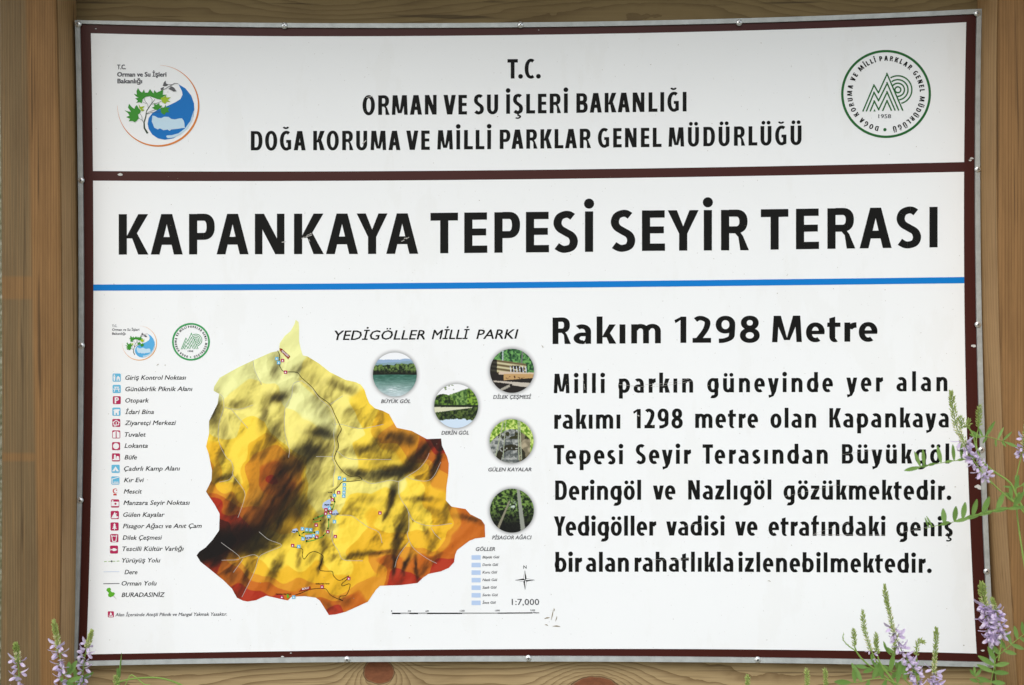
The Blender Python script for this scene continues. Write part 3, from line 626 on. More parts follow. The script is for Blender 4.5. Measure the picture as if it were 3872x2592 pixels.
# ------------------------------------------------------------------ relief map
OUT = [(1118,1210),(1129,1218),(1131,1237),(1131,1291),(1137,1318),(1145,1344.6),(1162,1348),(1206,1375),(1246,1407),(1307,1437.5),(1346,1446),(1364,1455),(1378.6,1475),(1386,1500),(1396,1525),(1418,1545),(1446,1553.6),(1471,1566),(1486,1593),(1500,1618),(1557,1630),(1614,1661),(1668,1659),(1671,1686),(1691,1728.6),(1697,1753.6),(1694.6,1800),(1688,1843),(1686,1893),(1707,1916),(1760.6,1925.6),(1778,1945),(1820,1966),(1833,1985),(1834.5,2031.6),(1797,2036.6),(1774,2046),(1728,2080.6),(1720.5,2099.7),(1716.6,2126.5),(1697.5,2147.6),(1667,2161),(1621,2170.5),(1598,2186),(1579,2205),(1517.6,2212.6),(1437,2215.7),(1422,2230),(1391,2275.8),(1307,2314),(1269,2323.6),(1244,2326),(1229,2302.6),(1210,2272),(1194.5,2260.5),(1152.5,2254.7),(1102.7,2256.6),(1089,2271),(1064,2266),(1007,2252.8),(988,2260.5),(968.8,2270),(936,2275),(919,2272),(896,2260.5),(877,2226),(846,2195.4),(804,2161),(758,2124.6),(743.7,2100.5),(754.4,2086.3),(777.4,2071),(804,2042),(829,2006),(831,1942.8),(811.8,1908.4),(787,1872),(779.3,1859.4),(800,1816.5),(802,1780),(789,1716),(779.3,1689),(790.8,1640),(790.8,1593),(823,1528),(829,1490),(808,1478.5),(810,1463),(831,1428.8),(903.7,1388.6),(957,1363.7),(1026,1333),(1054.9,1327.3),(1058,1298.6),(1076,1271.8),(1098.9,1252.7),(1114,1226)]
EL = [(1118,1230,0),(1110,1300,0),(1100,1400,.3),(900,1420,.2),(840,1460,.3),(980,1400,.2),(1180,1420,.8),(1250,1440,1.3),(1330,1480,1.4),(1120,1500,.3),(950,1480,.8),(900,1530,.8),(1000,1520,.9),(1180,1560,.4),(1080,1600,.8),(1140,1640,1),(1240,1600,.4),(1300,1570,.6),(1370,1530,1.8),(1400,1580,2.2),(1450,1600,3),(1480,1640,4),(1340,1620,1.2),(870,1620,1),(900,1700,2),(860,1760,1.8),(940,1640,2),(980,1700,3.2),(1000,1740,4.4),(1005,1780,4.5),(1026,1808,6.6),(1015,1845,4.4),(1060,1790,4.4),(960,1800,4),(900,1820,2.2),(905,1870,2.4),(950,1880,4),(800,1780,4),(830,1720,2.5),(820,1800,2.2),(850,1850,2.2),(800,1840,4),(820,1900,6.1),(862,1925,5.2),(880,1870,4.5),(900,1990,6.2),(840,1990,6.8),(940,1950,5),(1000,1900,4.5),(780,2090,7),(850,2050,7),(800,2140,6.0),(870,2200,5.3),(900,2240,5.9),(940,2272,6.3),(850,2160,5.0),(900,2160,5),(960,2200,4.6),(900,2110,3.5),(940,2130,2.8),(1000,2080,2),(1020,2120,2.2),(980,2160,3),(1050,2150,2.4),(1020,2225,4.5),(1000,2252,5.9),(1060,2262,5.9),(1100,2240,4.5),(1160,2230,4.5),(1080,2200,3.2),(1180,2180,2.8),(1150,2120,2),(1200,2060,1.8),(1130,2040,1.5),(1120,1990,3),(1180,1960,1.5),(1240,1900,1),(1270,1850,.8),(1240,1780,.6),(1300,1730,1),(1380,1700,1.8),(1400,1750,1.5),(1480,1720,2.4),(1540,1680,3.8),(1600,1700,4.6),(1650,1668,6.8),(1680,1760,5),(1650,1800,4),(1600,1800,2.8),(1570,1850,1.5),(1500,1830,1.3),(1420,1830,1.2),(1350,1840,1.2),(1360,1900,2),(1400,1940,2.5),(1450,1880,1.8),(1560,1900,2.2),(1640,1880,3.2),(1660,1840,3.5),(1600,1970,2.2),(1680,1960,3),(1740,1940,4.5),(1800,1990,4.8),(1820,2020,5.3),(1740,2040,4.5),(1700,2090,4.5),(1700,2135,6.2),(1670,2155,6),(1640,2040,2.8),(1560,2040,3),(1500,2060,3),(1480,1980,2),(1540,1980,1.8),(1460,2060,3),(1420,2060,3),(1350,2090,2.8),(1300,2030,1.6),(1330,1960,1.8),(1260,2010,1.4),(1250,2090,1.8),(1300,2140,2.2),(1370,2160,2.6),(1440,2120,4.5),(1480,2110,5),(1500,2195,6.3),(1560,2202,6.2),(1600,2120,4.5),(1540,2110,4.4),(1580,2160,5),(1430,2180,3.4),(1400,2220,4.2),(1350,2260,4.5),(1250,2240,3.2),(1300,2200,2.6),(1200,2220,3.6),(1230,2280,5),(1265,2312,6.2),(1320,2290,4.8),(1200,2150,2.6)]
SH = [(815,1560,20,62,10,.75),(1052,1500,44,24,-20,.82),(1000,1565,18,52,10,.6),(1042,1645,24,44,15,.55),(1115,1470,14,14,0,.4),(1217,1639,58,24,8,.88),(1178,1704,70,38,-8,.85),(1110,1760,85,40,-15,.75),(1065,1840,52,90,-10,.78),(1165,1790,60,60,0,.34),(1130,1870,60,60,0,.48),(1050,1950,110,55,-28,.80),(940,2025,110,60,-15,.93),(850,2055,110,62,-20,.98),(1040,2035,80,30,-30,.72),(960,2075,60,22,-20,.8),(790,2095,60,46,0,.97),(1145,1930,36,52,20,.62),(1000,1900,70,60,-30,.5),(1296,1464,48,18,18,.55),(1325,1557,30,18,-30,.4),(1375,1698,62,20,-12,.68),(1425,1670,30,16,-30,.6),(1505,1655,70,24,12,.72),(1480,1690,34,28,0,.5),(1580,1722,95,22,-42,.88),(1486,1784,100,24,-6,.85),(1340,1790,55,18,10,.72),(1560,1765,60,18,-30,.6),(1652,1735,11,60,15,.85),(1640,1790,10,40,25,.6),(1482,1885,17,62,12,.85),(1458,1950,9,22,25,.75),(1525,1985,22,50,25,.6),(1500,2045,15,50,10,.78),(1490,2130,9,48,5,.85),(1536,2135,10,52,22,.85),(1572,2150,8,48,-5,.8),(1415,2092,60,10,-6,.6),(1335,2098,34,12,-15,.65),(1590,1888,55,12,0,.55),(1625,1930,50,16,15,.35),(1775,1962,55,13,12,.6),(1212,2127,9,40,10,.88),(1266,2108,26,9,-30,.4),(1225,2062,16,28,0,.5),(1040,2155,16,50,25,.8),(932,2162,12,44,20,.65),(880,2180,40,30,0,.4),(1132,2105,10,44,0,.45),(1222,1985,10,40,0,.65),(1245,2295,30,14,40,.45),(1610,2012,12,40,-15,.5),(1345,1930,26,14,0,.3),(1170,1345,14,9,0,.3),(1045,1385,18,50,10,.42),(1130,1390,40,14,-30,.45),(1165,1430,50,30,20,.28),(1220,1540,40,60,-20,.3),(910,1530,46,16,0,.38),(850,1640,20,60,0,.28),(1290,2270,40,20,20,.3),(1400,1890,50,20,0,.25),(880,1910,24,44,10,.62),(895,1825,16,20,0,.45),(842,1812,26,14,-20,.62),(1440,1740,60,16,-10,.3),(870,1790,14,40,0,.3)]
ROAD = [[(1050,1326.6),(1058,1345),(1056,1371),(1061,1391),(1076,1406),(1122,1408.5),(1141,1429),(1179,1463),(1206,1497.7),(1248,1530),(1267,1570),(1286,1610),(1290,1628),(1275,1658),(1281,1689),(1265,1727),(1275,1755),(1299.5,1786),(1322.5,1801),(1353,1801),(1367.6,1810),(1365,1816),(1322.5,1821),(1296,1822),(1280,1839.5),(1266,1855),(1265,1875)],
        [(1106.5,2069),(1128,2071),(1145,2079),(1143,2098),(1146.7,2111),(1153,2113),(1168,2094),(1190.7,2086),(1221,2101.6),(1218,2120),(1208,2153),(1230,2160),(1256,2161),(1262,2178),(1284,2195.4),(1318.6,2178),(1308,2195),(1294,2206),(1296,2216),(1324,2209),(1311,2249),(1290,2254),(1282,2262),(1290,2268),(1295.7,2272),(1253.6,2253),(1238,2234),(1226.8,2226),(1179,2228),(1133,2245),(1114,2251)]]
RIV = [[(831,1490),(844,1505),(846,1543.6),(829,1601),(827,1666),(854,1727),(875,1746),(882.6,1777),(881,1797),(923,1855),(923,1893),(900,1958)],[(850,1540),(873,1547),(911,1547),(957,1532)],[(873,1547),(938,1620)],[(881,1797),(865,1815),(829,1824)],[(957,1363),(965,1405),(990,1455)],
       [(1143,1440),(1110,1452),(1103,1497.6),(1078,1547),(1078,1639),(1094,1697),(1092,1731)],[(980,2011.7),(1015,2040),(1066,2063),(1011,2088),(980,2107),(961,2165),(915,2258.6)],[(836.7,2052),(909,2111),(838.6,2119)],[(909,2111),(957,2098),(980,2107)],[(919,2115),(882.6,2165)],
       [(1367.6,1813),(1406.7,1829),(1475.5,1816.5),(1508,1821),(1536.8,1803),(1582.7,1774),(1611,1740),(1623,1714)],[(1536.8,1803),(1567,1814.6),(1613,1819),(1640,1801),(1667,1747.6)],[(1508,1821),(1508,1866),(1521.5,1897),(1544,1935),(1546,2000),(1540,2016),(1548,2046),(1567,2077),(1613,2111),(1651.6,2131)],
       [(1548,2046),(1506,2103.6),(1493,2145.7)],[(1544,1935),(1565.5,1970),(1625,1989),(1709,1980)],[(1630,1996),(1645,2020),(1667,2040)],[(1282,1948.6),(1326,1950),(1353,1966),(1391,1992.6),(1433,2013.6),(1445,2054)],[(1257,2008),(1257,2046),(1280,2084),(1299.5,2117),(1372,2121)],
       [(1265,1605),(1290,1605),(1340,1618),(1380,1620),(1450,1605)],[(1273,1705),(1320,1735),(1420,1738),(1480,1738)],[(1265,1727),(1195,1727)],[(1248,1530),(1297,1497)],[(1143,1440),(1180,1470),(1210,1510),(1250,1545),(1268,1600),(1262,1640),(1266,1690),(1257,1730),(1268,1760),(1262,1800),(1260,1840)]]
def build_map():
    st = 2.4; xs = np.arange(742, 1836 + st, st); ys = np.arange(1208, 2328 + st, st); X, Y = np.meshgrid(xs, ys)
    inside = np.zeros(X.shape, bool); pts = OUT
    j = len(pts) - 1
    for i in range(len(pts)):
        xi, yi = pts[i]; xj, yj = pts[j]
        c = ((yi > Y) != (yj > Y)) & (X < (xj - xi) * (Y - yi) / ((yj - yi) if yj != yi else 1e-9) + xi); inside ^= c; j = i
    wx = X + 13 * (fbm(X / 60, Y / 60, 3) - .5); wy = Y + 13 * (fbm(X / 60, Y / 60, 9) - .5)
    num = np.zeros(X.shape); den = np.zeros(X.shape)
    for (x, y, e) in EL:
        r2 = (wx - x) ** 2 + (wy - y) ** 2; wgt = np.exp(-r2 / (2 * 21.0 ** 2)) + 2e-3 * np.exp(-r2 / (2 * 48.0 ** 2)) + 1e-7; num += wgt * e; den += wgt
    E = num / den
    cols = np.array([(238, 238, 158), (244, 230, 120), (250, 214, 62), (236, 182, 32), (216, 142, 26), (194, 98, 16), (170, 42, 16), (84, 18, 10)], float)
    Eq = np.clip(np.floor(E + .5), 0, 7); fr = E + .5 - np.floor(E + .5); tt = np.clip((fr - .9) / .1, 0, 1)
    i0 = Eq.astype(int); i1 = np.clip(i0 + 1, 0, 7)
    C = cols[i0] * (1 - tt[..., None]) + cols[i1] * tt[..., None]
    dist = np.full(X.shape, 1e9)
    wX = X + 16 * (fbm(X / 34, Y / 34, 61, 3) - .5); wY = Y + 16 * (fbm(X / 34, Y / 34, 71, 3) - .5)
    for pl in RIV + [ROAD[0]]:
        for (x0, y0), (x1, y1) in zip(pl, pl[1:]):
            t = np.clip(((wX - x0) * (x1 - x0) + (wY - y0) * (y1 - y0)) / ((x1 - x0) ** 2 + (y1 - y0) ** 2), 0, 1); dist = np.minimum(dist, (wX - x0 - t * (x1 - x0)) ** 2 + (wY - y0 - t * (y1 - y0)) ** 2)
    dist = np.sqrt(dist)
    H = 70 * (1 - np.exp(-dist / 55)) + 58 * fbm((X + .4 * Y) / 74, Y / 96, 17, 2) + 1.6 * fbm(X / 12, Y / 16, 27, 2)
    gy, gx = np.gradient(H, st); lit = (gx + gy * .75) / 1.25
    shd = np.clip(-lit * .52 - .06, 0, .40) * np.clip((E + .5) / 2.6, .22, 1)
    for (x, y, rx, ry, ang, s) in SH:
        a = math.radians(ang); dx = X - x + 20 * (fbm(X / 28, Y / 28, 21) - .5); dy = Y - y + 20 * (fbm(X / 28, Y / 28, 31) - .5)
        u = dx * math.cos(a) + dy * math.sin(a); v = -dx * math.sin(a) + dy * math.cos(a)
        r2 = (u / rx) ** 2 + (v / ry) ** 2; f = s * np.exp(-(r2 * .95) ** 1.25)
        shd = 1 - (1 - shd) * (1 - f)
    streak = fbm((X * .85 + Y * .5 + 18 * fbm(X / 50, Y / 50, 77)) / 11, (Y * .85 - X * .5) / 52, 5, 3)
    mid = shd * (1 - shd) * 4
    shd = np.clip(shd + mid * (streak - .5) * .62, 0, 1)
    s3 = shd[..., None]
    C = C * (1 - .90 * s3) ** np.array((1.0, 1.04, 1.12)) + s3 * (1 - s3) * np.array((34, 26, 2.0))
    C = np.clip(C + np.clip(lit * 26, 0, 14)[..., None] * (1 - s3), 0, 255)
    idx = -np.ones(X.shape, int); V = []; R = []; F = []
    cell = inside[:-1, :-1] | inside[1:, :-1] | inside[:-1, 1:] | inside[1:, 1:]
    used = np.zeros(X.shape, bool); used[:-1, :-1] |= cell; used[1:, :-1] |= cell; used[:-1, 1:] |= cell; used[1:, 1:] |= cell
    idx[used] = np.arange(used.sum())
    oy, ox = np.nonzero(used & ~inside); px_, py_ = X[oy, ox], Y[oy, ox]; best = np.full(px_.shape, 1e18); bx = px_.copy(); by = py_.copy()
    for i in range(len(pts)):
        (x0, y0), (x1, y1) = pts[i - 1], pts[i]; t = np.clip(((px_ - x0) * (x1 - x0) + (py_ - y0) * (y1 - y0)) / ((x1 - x0) ** 2 + (y1 - y0) ** 2 + 1e-9), 0, 1)
        qx, qy = x0 + t * (x1 - x0), y0 + t * (y1 - y0); dd = (px_ - qx) ** 2 + (py_ - qy) ** 2; m_ = dd < best; best[m_] = dd[m_]; bx[m_] = qx[m_]; by[m_] = qy[m_]
    X = X.copy(); Y = Y.copy(); X[oy, ox] = bx; Y[oy, ox] = by; yy = Y[used]; xx = X[used]
    V = np.stack([(xx - 1936) * S, np.full(xx.shape, PY - .0009), ZC - (yy - 1296) * S], 1)
    jj, ii = np.nonzero(cell)
    F = np.stack([idx[jj, ii], idx[jj + 1, ii], idx[jj + 1, ii + 1], idx[jj, ii + 1]], 1)
    colour_mesh('relief_map', V.tolist(), F.tolist(), C[used], sign)
build_map()
# backing outline so the map has a smooth edge
def earclip(name, pts, m, d, **kw): return flat(name, pts, m, d, **kw)
for r in ROAD: strips('map_road', [(sm(r), 2.1)], M['black'], .0014)
for r in RIV: strips('map_stream', [(sm(r), 1.5)], M['river_ink'], .0012)
TR = [[(1264,1862),(1266,1900),(1258,1925),(1240,1940),(1204,1955),(1222,1950),(1188,1962),(1185,1975),(1212,1970),(1216,1962)],[(1243,1950),(1243,1985),(1238,2010),(1220,2030),(1190,2042),(1155,2050)],[(1140,2020),(1150,2012),(1190,2015),(1192,2035)],[(1127,2010),(1133,2026),(1148,2030)]]
strips('map_trail', [(r, 3) for r in TR], M['trail_ink'], .00135)
quads_obj('map_lake', [[(1218,1918),(1222,1902),(1236,1893),(1248,1887),(1252,1900),(1246,1918),(1236,1926),(1222,1924)],[(1252,1944),(1262,1932),(1271,1927),(1282,1945),(1262,1950)],[(1102,2012),(1108,2002),(1122,1998),(1128,2008),(1112,2016)],[(1154,2024),(1178,2022),(1182,2034),(1160,2042)]], M['lake_ink'], .0013)
mk = []
BL = [(1047,1357),(1054,1372),(1284,1808),(1303,1813),(1302,1833),(1302,1848),(1301,1862),(1300,1876),(1265,1874),(1246,1922),(1244,1953),(1265,1973),(1144,2000),(1160,2003),(1175,2004),(1200,2014),(1186,2026),(1146,2038),(1130,2067),(1111,2258)]
CR = [(1069,1364),(1080,1408),(1281,1863),(1257,1890),(1233,1928),(1250,1937),(1232,1942),(1240,2011),(1196,1986),(1268,2029),(1198,2031),(1107,2063),(1437,1940),(1319,2188),(1218,2219),(1066,2258)]
def sq(x, y, s): return [(x - s, y - s), (x + s, y - s), (x + s, y + s), (x - s, y + s)]
for x, y in BL: quads_obj('map_marker', [sq(x, y, 6.2)], M['cyan_ink'], .0016)
for x, y in CR: quads_obj('map_marker', [sq(x, y, 6.2)], M['crimson_ink'], .00165)
for x, y in BL + CR: quads_obj('map_marker_symbol', [[(x - 3.4, y + 3.6), (x, y - 3.6), (x + 3.4, y + 3.6)]], M['icon_white'], .00185)
quads_obj('map_dot', [sq(x, y, 2.6) for x, y in [(1252,1880),(1266,1897),(1256,1926),(1242,1933),(1203,1955),(1212,1969),(1186,1964),(1243,1966),(1240,1998),(1224,2025),(1133,2025),(1148,2014),(1190,2013),(1192,2036),(1160,2046)]], M['black'], .0018)
for a_ in ([(1057,1317),(1066,1319),(1098,1348),(1090,1359),(1060,1328)], [(1130,2238),(1141,2225),(1174,2217),(1177,2230)]): quads_obj('direction_arrow', [a_], M['sign_ink'], .0017)
v, f = thin_quads('MENGEN', 0, 34, 0, 6, 0, .02); an = math.radians(40)
mesh_obj('arrow_text', [Q(1064 + x * math.cos(an) - y * math.sin(an), 1329 + x * math.sin(an) + y * math.cos(an), .0019) for x, y in v], f, M['icon_white'], sign)
v, f = thin_quads('BOLU', 1143, 1168, 2231, 7, 0, .02, -.2); mesh_obj('arrow_text', [Q(x, y, .0019) for x, y in v], f, M['icon_white'], sign)
thin('map_text', [('Büyük Göl', 1227, 1259, 1911, 5, 0), ('Derin Göl', 1252, 1282, 1946, 5, 0), ('Serin Göl', 1241, 1256, 1864, 4, 0), ('Nazlı Göl', 1104, 1128, 2011, 4.5, 0), ('Sazlı Göl', 1153, 1180, 2036, 4.5, 0), ('Ayıkaya Seyir Terası', 1193, 1246, 2209, 4, 0), ('Kapankaya Seyir Terası', 1043, 1102, 2248, 4, 0)], M['black'], .0019, shear=.2)

# ------------------------------------------------------------------ round photographs
def disc_photo(name, cx, cy, r, fn, label):
    nr, na = 46, 176; V = []; F = []; U = []
    for i in range(nr + 1):
        for k in range(na):
            a = 2 * math.pi * k / na; rr = i / nr; V.append(Q(cx + r * rr * math.cos(a), cy - r * rr * math.sin(a), .0011)); U.append((rr * math.cos(a), rr * math.sin(a)))
    for i in range(nr):
        for k in range(na): a = i * na + k; b = i * na + (k + 1) % na; F.append((a, a + na, b + na, b)) 
    U = np.array(U); rgb = fn(U[:, 0], U[:, 1])
    colour_mesh(name, V, F, rgb, sign, label)
    V = []; F = []; R = []
    for i in range(7):
        t = i / 6; rr = r - 1 + 18 * t; g = 247 - 78 * (1 - t) ** 1.7
        for k in range(na): a = 2 * math.pi * k / na; V.append(Q(cx + rr * math.cos(a), cy - rr * math.sin(a), .00055)); R.append((g, g + 1, g))
    for i in range(6):
        for k in range(na): a = i * na + k; b = i * na + (k + 1) % na; F.append((a, a + na, b + na, b))
    colour_mesh('soft_shadow_ring', V, F, np.array(R), sign)
def lay(base, mask, col, soft=None):
    m = (mask.astype(float) if mask.dtype == bool else np.clip(mask, 0, 1))[:, None]; return base * (1 - m) + np.asarray(col, float) * m
def foliage(u, v, sc, seed, dark, light, c=1.6):
    f = np.clip((fbm(u * sc, v * sc, seed, 4) - .5) * c * 2 + .5, 0, 1)[:, None]; return np.array(dark, float) * (1 - f) + np.array(light, float) * f
def ph1(u, v):
    C = np.tile(np.array((246, 248, 250.0)), (len(u), 1)); m = .60 + .1 * fbm(u * 2, u * 0, 4)
    C = lay(C, v < m + .05, (150, 178, 208)); C = lay(C, v < m - .08 + .04 * u, (135, 165, 175))
    t = .42 + .12 * fbm(u * 6, u * 0, 8) - .05 * (u < 0); fo = foliage(u, v, 13, 2, (18, 34, 14), (112, 140, 70)); dk = np.clip((v + .02) / .25, .25, 1)[:, None]
    C = np.where((v < t)[:, None], fo * dk, C)
    wt = np.array((58, 108, 92.0)) * (1 - np.clip((-v - .1) / .8, 0, 1))[:, None] + np.array((188, 206, 208.0)) * np.clip((-v - .1) / .8, 0, 1)[:, None]
    wt = wt + ((fbm(u * 6, v * 26, 5) - .5) * 60)[:, None]; C = np.where((v < 0)[:, None], wt, C)
    return lay(C, np.clip((fbm(u * 6, v * 26, 12) - .42) * 4, 0, 1) * np.exp(-((u / .4) ** 2 + ((v + .68) / .13) ** 2)), (240, 246, 250))
def ph2(u, v):
    C = np.tile(np.array((247, 248, 248.0)), (len(u), 1))
    h = .62 + .35 * u; C = np.where((v < h)[:, None], foliage(u, v, 14, 3, (50, 86, 34), (132, 168, 86)), C)
    lt = .55 - .5 * (u + .6) ** 2 * 2; C = np.where(((v < lt) & (u < .0))[:, None], foliage(u, v, 13, 7, (14, 30, 8), (102, 140, 50)), C)
    C = np.where(((u > .52 - .05 * v) & (v < .75))[:, None], foliage(u, v, 13, 9, (34, 62, 12), (130, 170, 54)), C)
    C = lay(C, (v < .05) & (v > -.1), (28, 38, 18))
    C = np.where((v < -.06)[:, None], foliage(u, v, 12, 15, (18, 32, 10), (84, 104, 44)), C)
    C = lay(C, (v < -.05) & (v > -.17 + .13 * u) & (u < .72), (218, 218, 186)); C = lay(C, (v < -.66 - .1 * u ** 2 + .12 * fbm(u * 6, v * 0, 3)), (210, 228, 244))
    return lay(C, (v > .72) & (u < -.1) & (u > -.55) & (fbm(u * 12, v * 12, 6) > .5), (120, 140, 90))
def ph3(u, v):
    C = foliage(u, v, 12, 4, (18, 58, 34), (112, 172, 92)); C = lay(C, (np.abs(u + .42) < .025) & (v > .4), (190, 205, 205)); C = lay(C, (np.abs(u - .45 - .1 * (v - .5)) < .035) & (v > .2), (110, 118, 110))
    top = .50 - .14 * (u + .65); wall = (v < top) & (v > -.12) & (u < .65)
    lg = (np.sin((v - top) * 34) * .5 + .5)[:, None]; lc = np.array((215, 208, 165.0)) * lg + np.array((95, 80, 50.0)) * (1 - lg)
    C = np.where((wall & (u > -.68))[:, None], lc, C); C = np.where((wall & (u <= -.68))[:, None], lc * .28, C)
    C = lay(C, wall & (v < .24) & (v > -.1) & (u > 0) & (fbm(u * 5, v * 9, 2) > .42), (40, 34, 24))
    for k in range(6): C = lay(C, (np.abs(u - (-.08 + .14 * k) - .12 * (.2 - v)) < .016) & (v < .2) & (v > -.12), (225, 232, 240))
    C = lay(C, v < -.1, (30, 24, 20)); C = lay(C, (v < -.05 - .04 * u) & (v > -.17) & (u > -.6), (214, 194, 170)); C = lay(C, (v < -.14) & (v > -.40 + .08 * u) & (u > -.38), (196, 158, 104))
    C = lay(C, (v < -.2) & (v > -.36) & (u > -.3) & (fbm(u * 9, v * 12, 5) > .68), (90, 50, 20)); C = lay(C, (v < -.5 - .06 * u) & (v > -.66 - .12 * u + .06 * (u < 0)) & (u > -.85), (200, 190, 175))
    return lay(C, (np.abs(v + .72 - .5 * (u + .2)) < .06) & (u < -.1), (170, 165, 150))
def ph4(u, v):
    C = foliage(u, v, 13, 6, (92, 138, 26), (214, 232, 130)); rk = (v < .50 - .65 * u ** 2 + .1 * fbm(u * 4, v * 4, 3)) & (u < .85)
    C = np.where(rk[:, None], foliage(u, v, 10, 8, (84, 90, 88), (178, 180, 174), 1.4), C); C = np.where((rk & (u > .35))[:, None], foliage(u, v, 5, 18, (120, 112, 88), (180, 168, 138)), C)
    C = lay(C, rk & (fbm(u * 6, v * 6, 22) > .52) & (v > .1), (50, 52, 24)); C = lay(C, (np.abs(np.hypot(u + .02, v + .85) - .58) < .13) & (v > -.95) & (fbm(u * 9, v * 9, 4) > .35), (42, 40, 22))
    for x0, s_, a in ((-.62, .22, .026), (-.35, .08, .016), (.32, -.02, .022), (.42, -.05, .022)): C = lay(C, (np.abs(u - x0 - s_ * (v + .2)) < a) & ((v > -.85)), (170, 178, 150))
    return C
def ph5(u, v):
    C = foliage(u, v, 14, 11, (10, 24, 6), (118, 152, 70), 1.9); C = C * np.clip((v + .75) / .9, .12, 1)[:, None]
    C = lay(C, np.clip((fbm(u * 11, v * 11, 2) - .42) * 5, 0, 1) * np.exp(-((u - .05) ** 2 + (v - .22) ** 2) / .035), (215, 226, 222)); C = lay(C, np.abs(u - .40 + .12 * v) < .085 - .02 * v, (150, 154, 142))
    return lay(C, (np.abs(u + .42 - .42 * (v + .3)) < .045 - .02 * v) & (v < .45), (138, 134, 112))
for nm, cx_, cy_, fn, lb in [('a', 1493, 1417, ph1, 'round photo of a teal lake below wooded hills'), ('b', 1725, 1536, ph2, 'round photo of a lake shore with green trees'), ('c', 1936, 1403, ph3, 'round photo of a log fountain with water spouts'), ('d', 1934.6, 1669, ph4, 'round photo of a grey rock face among trees'), ('e', 1935.7, 1931.6, ph5, 'round photo of two pale tree trunks in dark forest')]:
    disc_photo('round_photo', cx_, cy_, 83, fn, lb)

# ------------------------------------------------------------------ emblems
def drop_logo(ox, oy, k, drop, orange, tag):
    T = lambda p: (ox + (p[0] - 963) / 3.733 * k, oy + (p[1] - 822) / 3.733 * k)
    def pg(name, L, m, d): quads_obj(name, [[T(p) for p in L_] for L_ in L], m, d)
    arc = []; ws = []
    for t in np.linspace(0, 1, 60):
        a = math.radians(-87 + t * 267); arc.append(T((963 + 573 * math.cos(a), 822 + 570 * math.sin(a)))); ws.append((2 + 26 * math.sin(math.pi * min(1, t * 1.0)) ** 1.3) / 3.733 * k)
    strips('emblem_arc', [(arc, ws)], orange, .0008)
    pg('emblem_drop', [[(1250,520),(1350,580),(1430,680),(1470,790),(1475,880),(1460,980),(1400,1100),(1300,1210),(1180,1285),(1060,1305),(960,1285),(880,1230),(830,1150),(815,1080),(830,1000),(880,930),(960,880),(1090,830),(1200,780),(1280,730),(1308,670),(1300,620),(1270,560)]], drop, .0009)
    pg('emblem_country', [[(885,965),(920,970),(960,995),(1010,1000),(1050,980),(1110,982),(1150,1010),(1200,1018),(1260,1005),(1300,1003),(1325,1035),(1335,1070),(1340,1130),(1350,1140),(1300,1140),(1250,1150),(1200,1155),(1150,1160),(1125,1180),(1100,1160),(1040,1170),(990,1145),(960,1160),(910,1135),(890,1080),(875,1050),(880,1000)],
        [(1085,1245),(1160,1240),(1250,1215),(1340,1150),(1420,1040),(1465,900),(1470,900),(1445,1040),(1370,1160),(1270,1240),(1180,1275),(1100,1283),(1080,1265)]], M['sky_ink'], .0012)
    s = k / 3.733
    strips('emblem_branch', [([T(p) for p in [(815,1215),(770,1140),(765,1060),(790,980),(800,900),(860,810),(920,735)]], [26 * s, 22 * s, 18 * s, 14 * s, 10 * s, 8 * s, 5 * s]), ([T(p) for p in [(825,860),(820,810),(780,760),(765,710)]], 5 * s), ([T(p) for p in [(875,790),(880,740),(855,700)]], 5 * s), ([T(p) for p in [(800,800),(745,768)]], 4 * s),
        ([T(p) for p in [(865,805),(940,790),(1010,765)]], 5 * s), ([T(p) for p in [(800,940),(850,905),(920,885)]], 5 * s), ([T(p) for p in [(805,945),(870,918),(1000,912)]], 5 * s), ([T(p) for p in [(765,1070),(740,1030),(690,1000)]], 5 * s), ([T(p) for p in [(742,1040),(735,980),(710,935)]], 5 * s)], M['trunk_ink'], .0011)
    pg('emblem_leaves', [[(620,655),(665,670),(660,620),(680,575),(710,620),(740,640),(765,595),(780,640),(820,640),(850,590),(880,630),(900,650),(910,605),(945,640),(1035,600),(1030,670),(1090,670),(1030,700),(1000,740),(950,730),(900,710),(850,690),(790,700),(745,735),(735,790),(700,775),(655,785),(680,755),(640,720),(690,715),(650,690)],
        [(490,888),(540,905),(580,910),(540,850),(555,795),(590,840),(630,870),(640,840),(665,815),(690,860),(720,890),(715,920),(680,950),(695,1000),(660,1040),(635,1058),(600,1040),(550,1045),(570,1010),(515,985),(560,965),(540,930)],
        [(875,850),(910,840),(905,790),(940,810),(980,785),(985,820),(1025,825),(990,860),(960,885),(920,880)],[(1000,850),(1050,850),(1070,810),(1080,850),(1140,850),(1100,880),(1125,920),(1080,920),(1055,955),(1010,930),(1000,890)]], M['leaf_ink'], .0014)
    pg('emblem_young_leaves', [[(1000,715),(1050,700),(1075,680),(1085,710),(1145,705),(1100,745),(1140,770),(1085,770),(1065,800),(1020,775)],[(690,800),(715,840),(775,830),(740,870),(775,885),(735,905),(720,880),(700,860)]], M['lime_ink'], .0017)
    pg('emblem_bird', [[(1030,545),(1045,500),(1070,470),(1075,510),(1110,525),(1090,545),(1060,550)],[(1110,590),(1150,550),(1190,570),(1225,622),(1180,625),(1150,605)],[(1000,580),(1040,560),(1050,570),(1005,610)]], M['grey'], .0017)
    strips('emblem_bird_neck', [([T(p) for p in [(1010,600),(1060,590),(1110,560),(1160,530),(1200,508),(1250,516)]], 7 * s), ([T(p) for p in [(1060,545),(1110,522),(1150,530),(1190,520)]], 5 * s)], M['grey'], .0018)
drop_logo(598, 400.2, 1.0, M['drop_ink'], M['orange_ink'], 'large'); drop_logo(527.3, 1297.9, .4235, M['drop_light'], M['orange2_ink'], 'small')
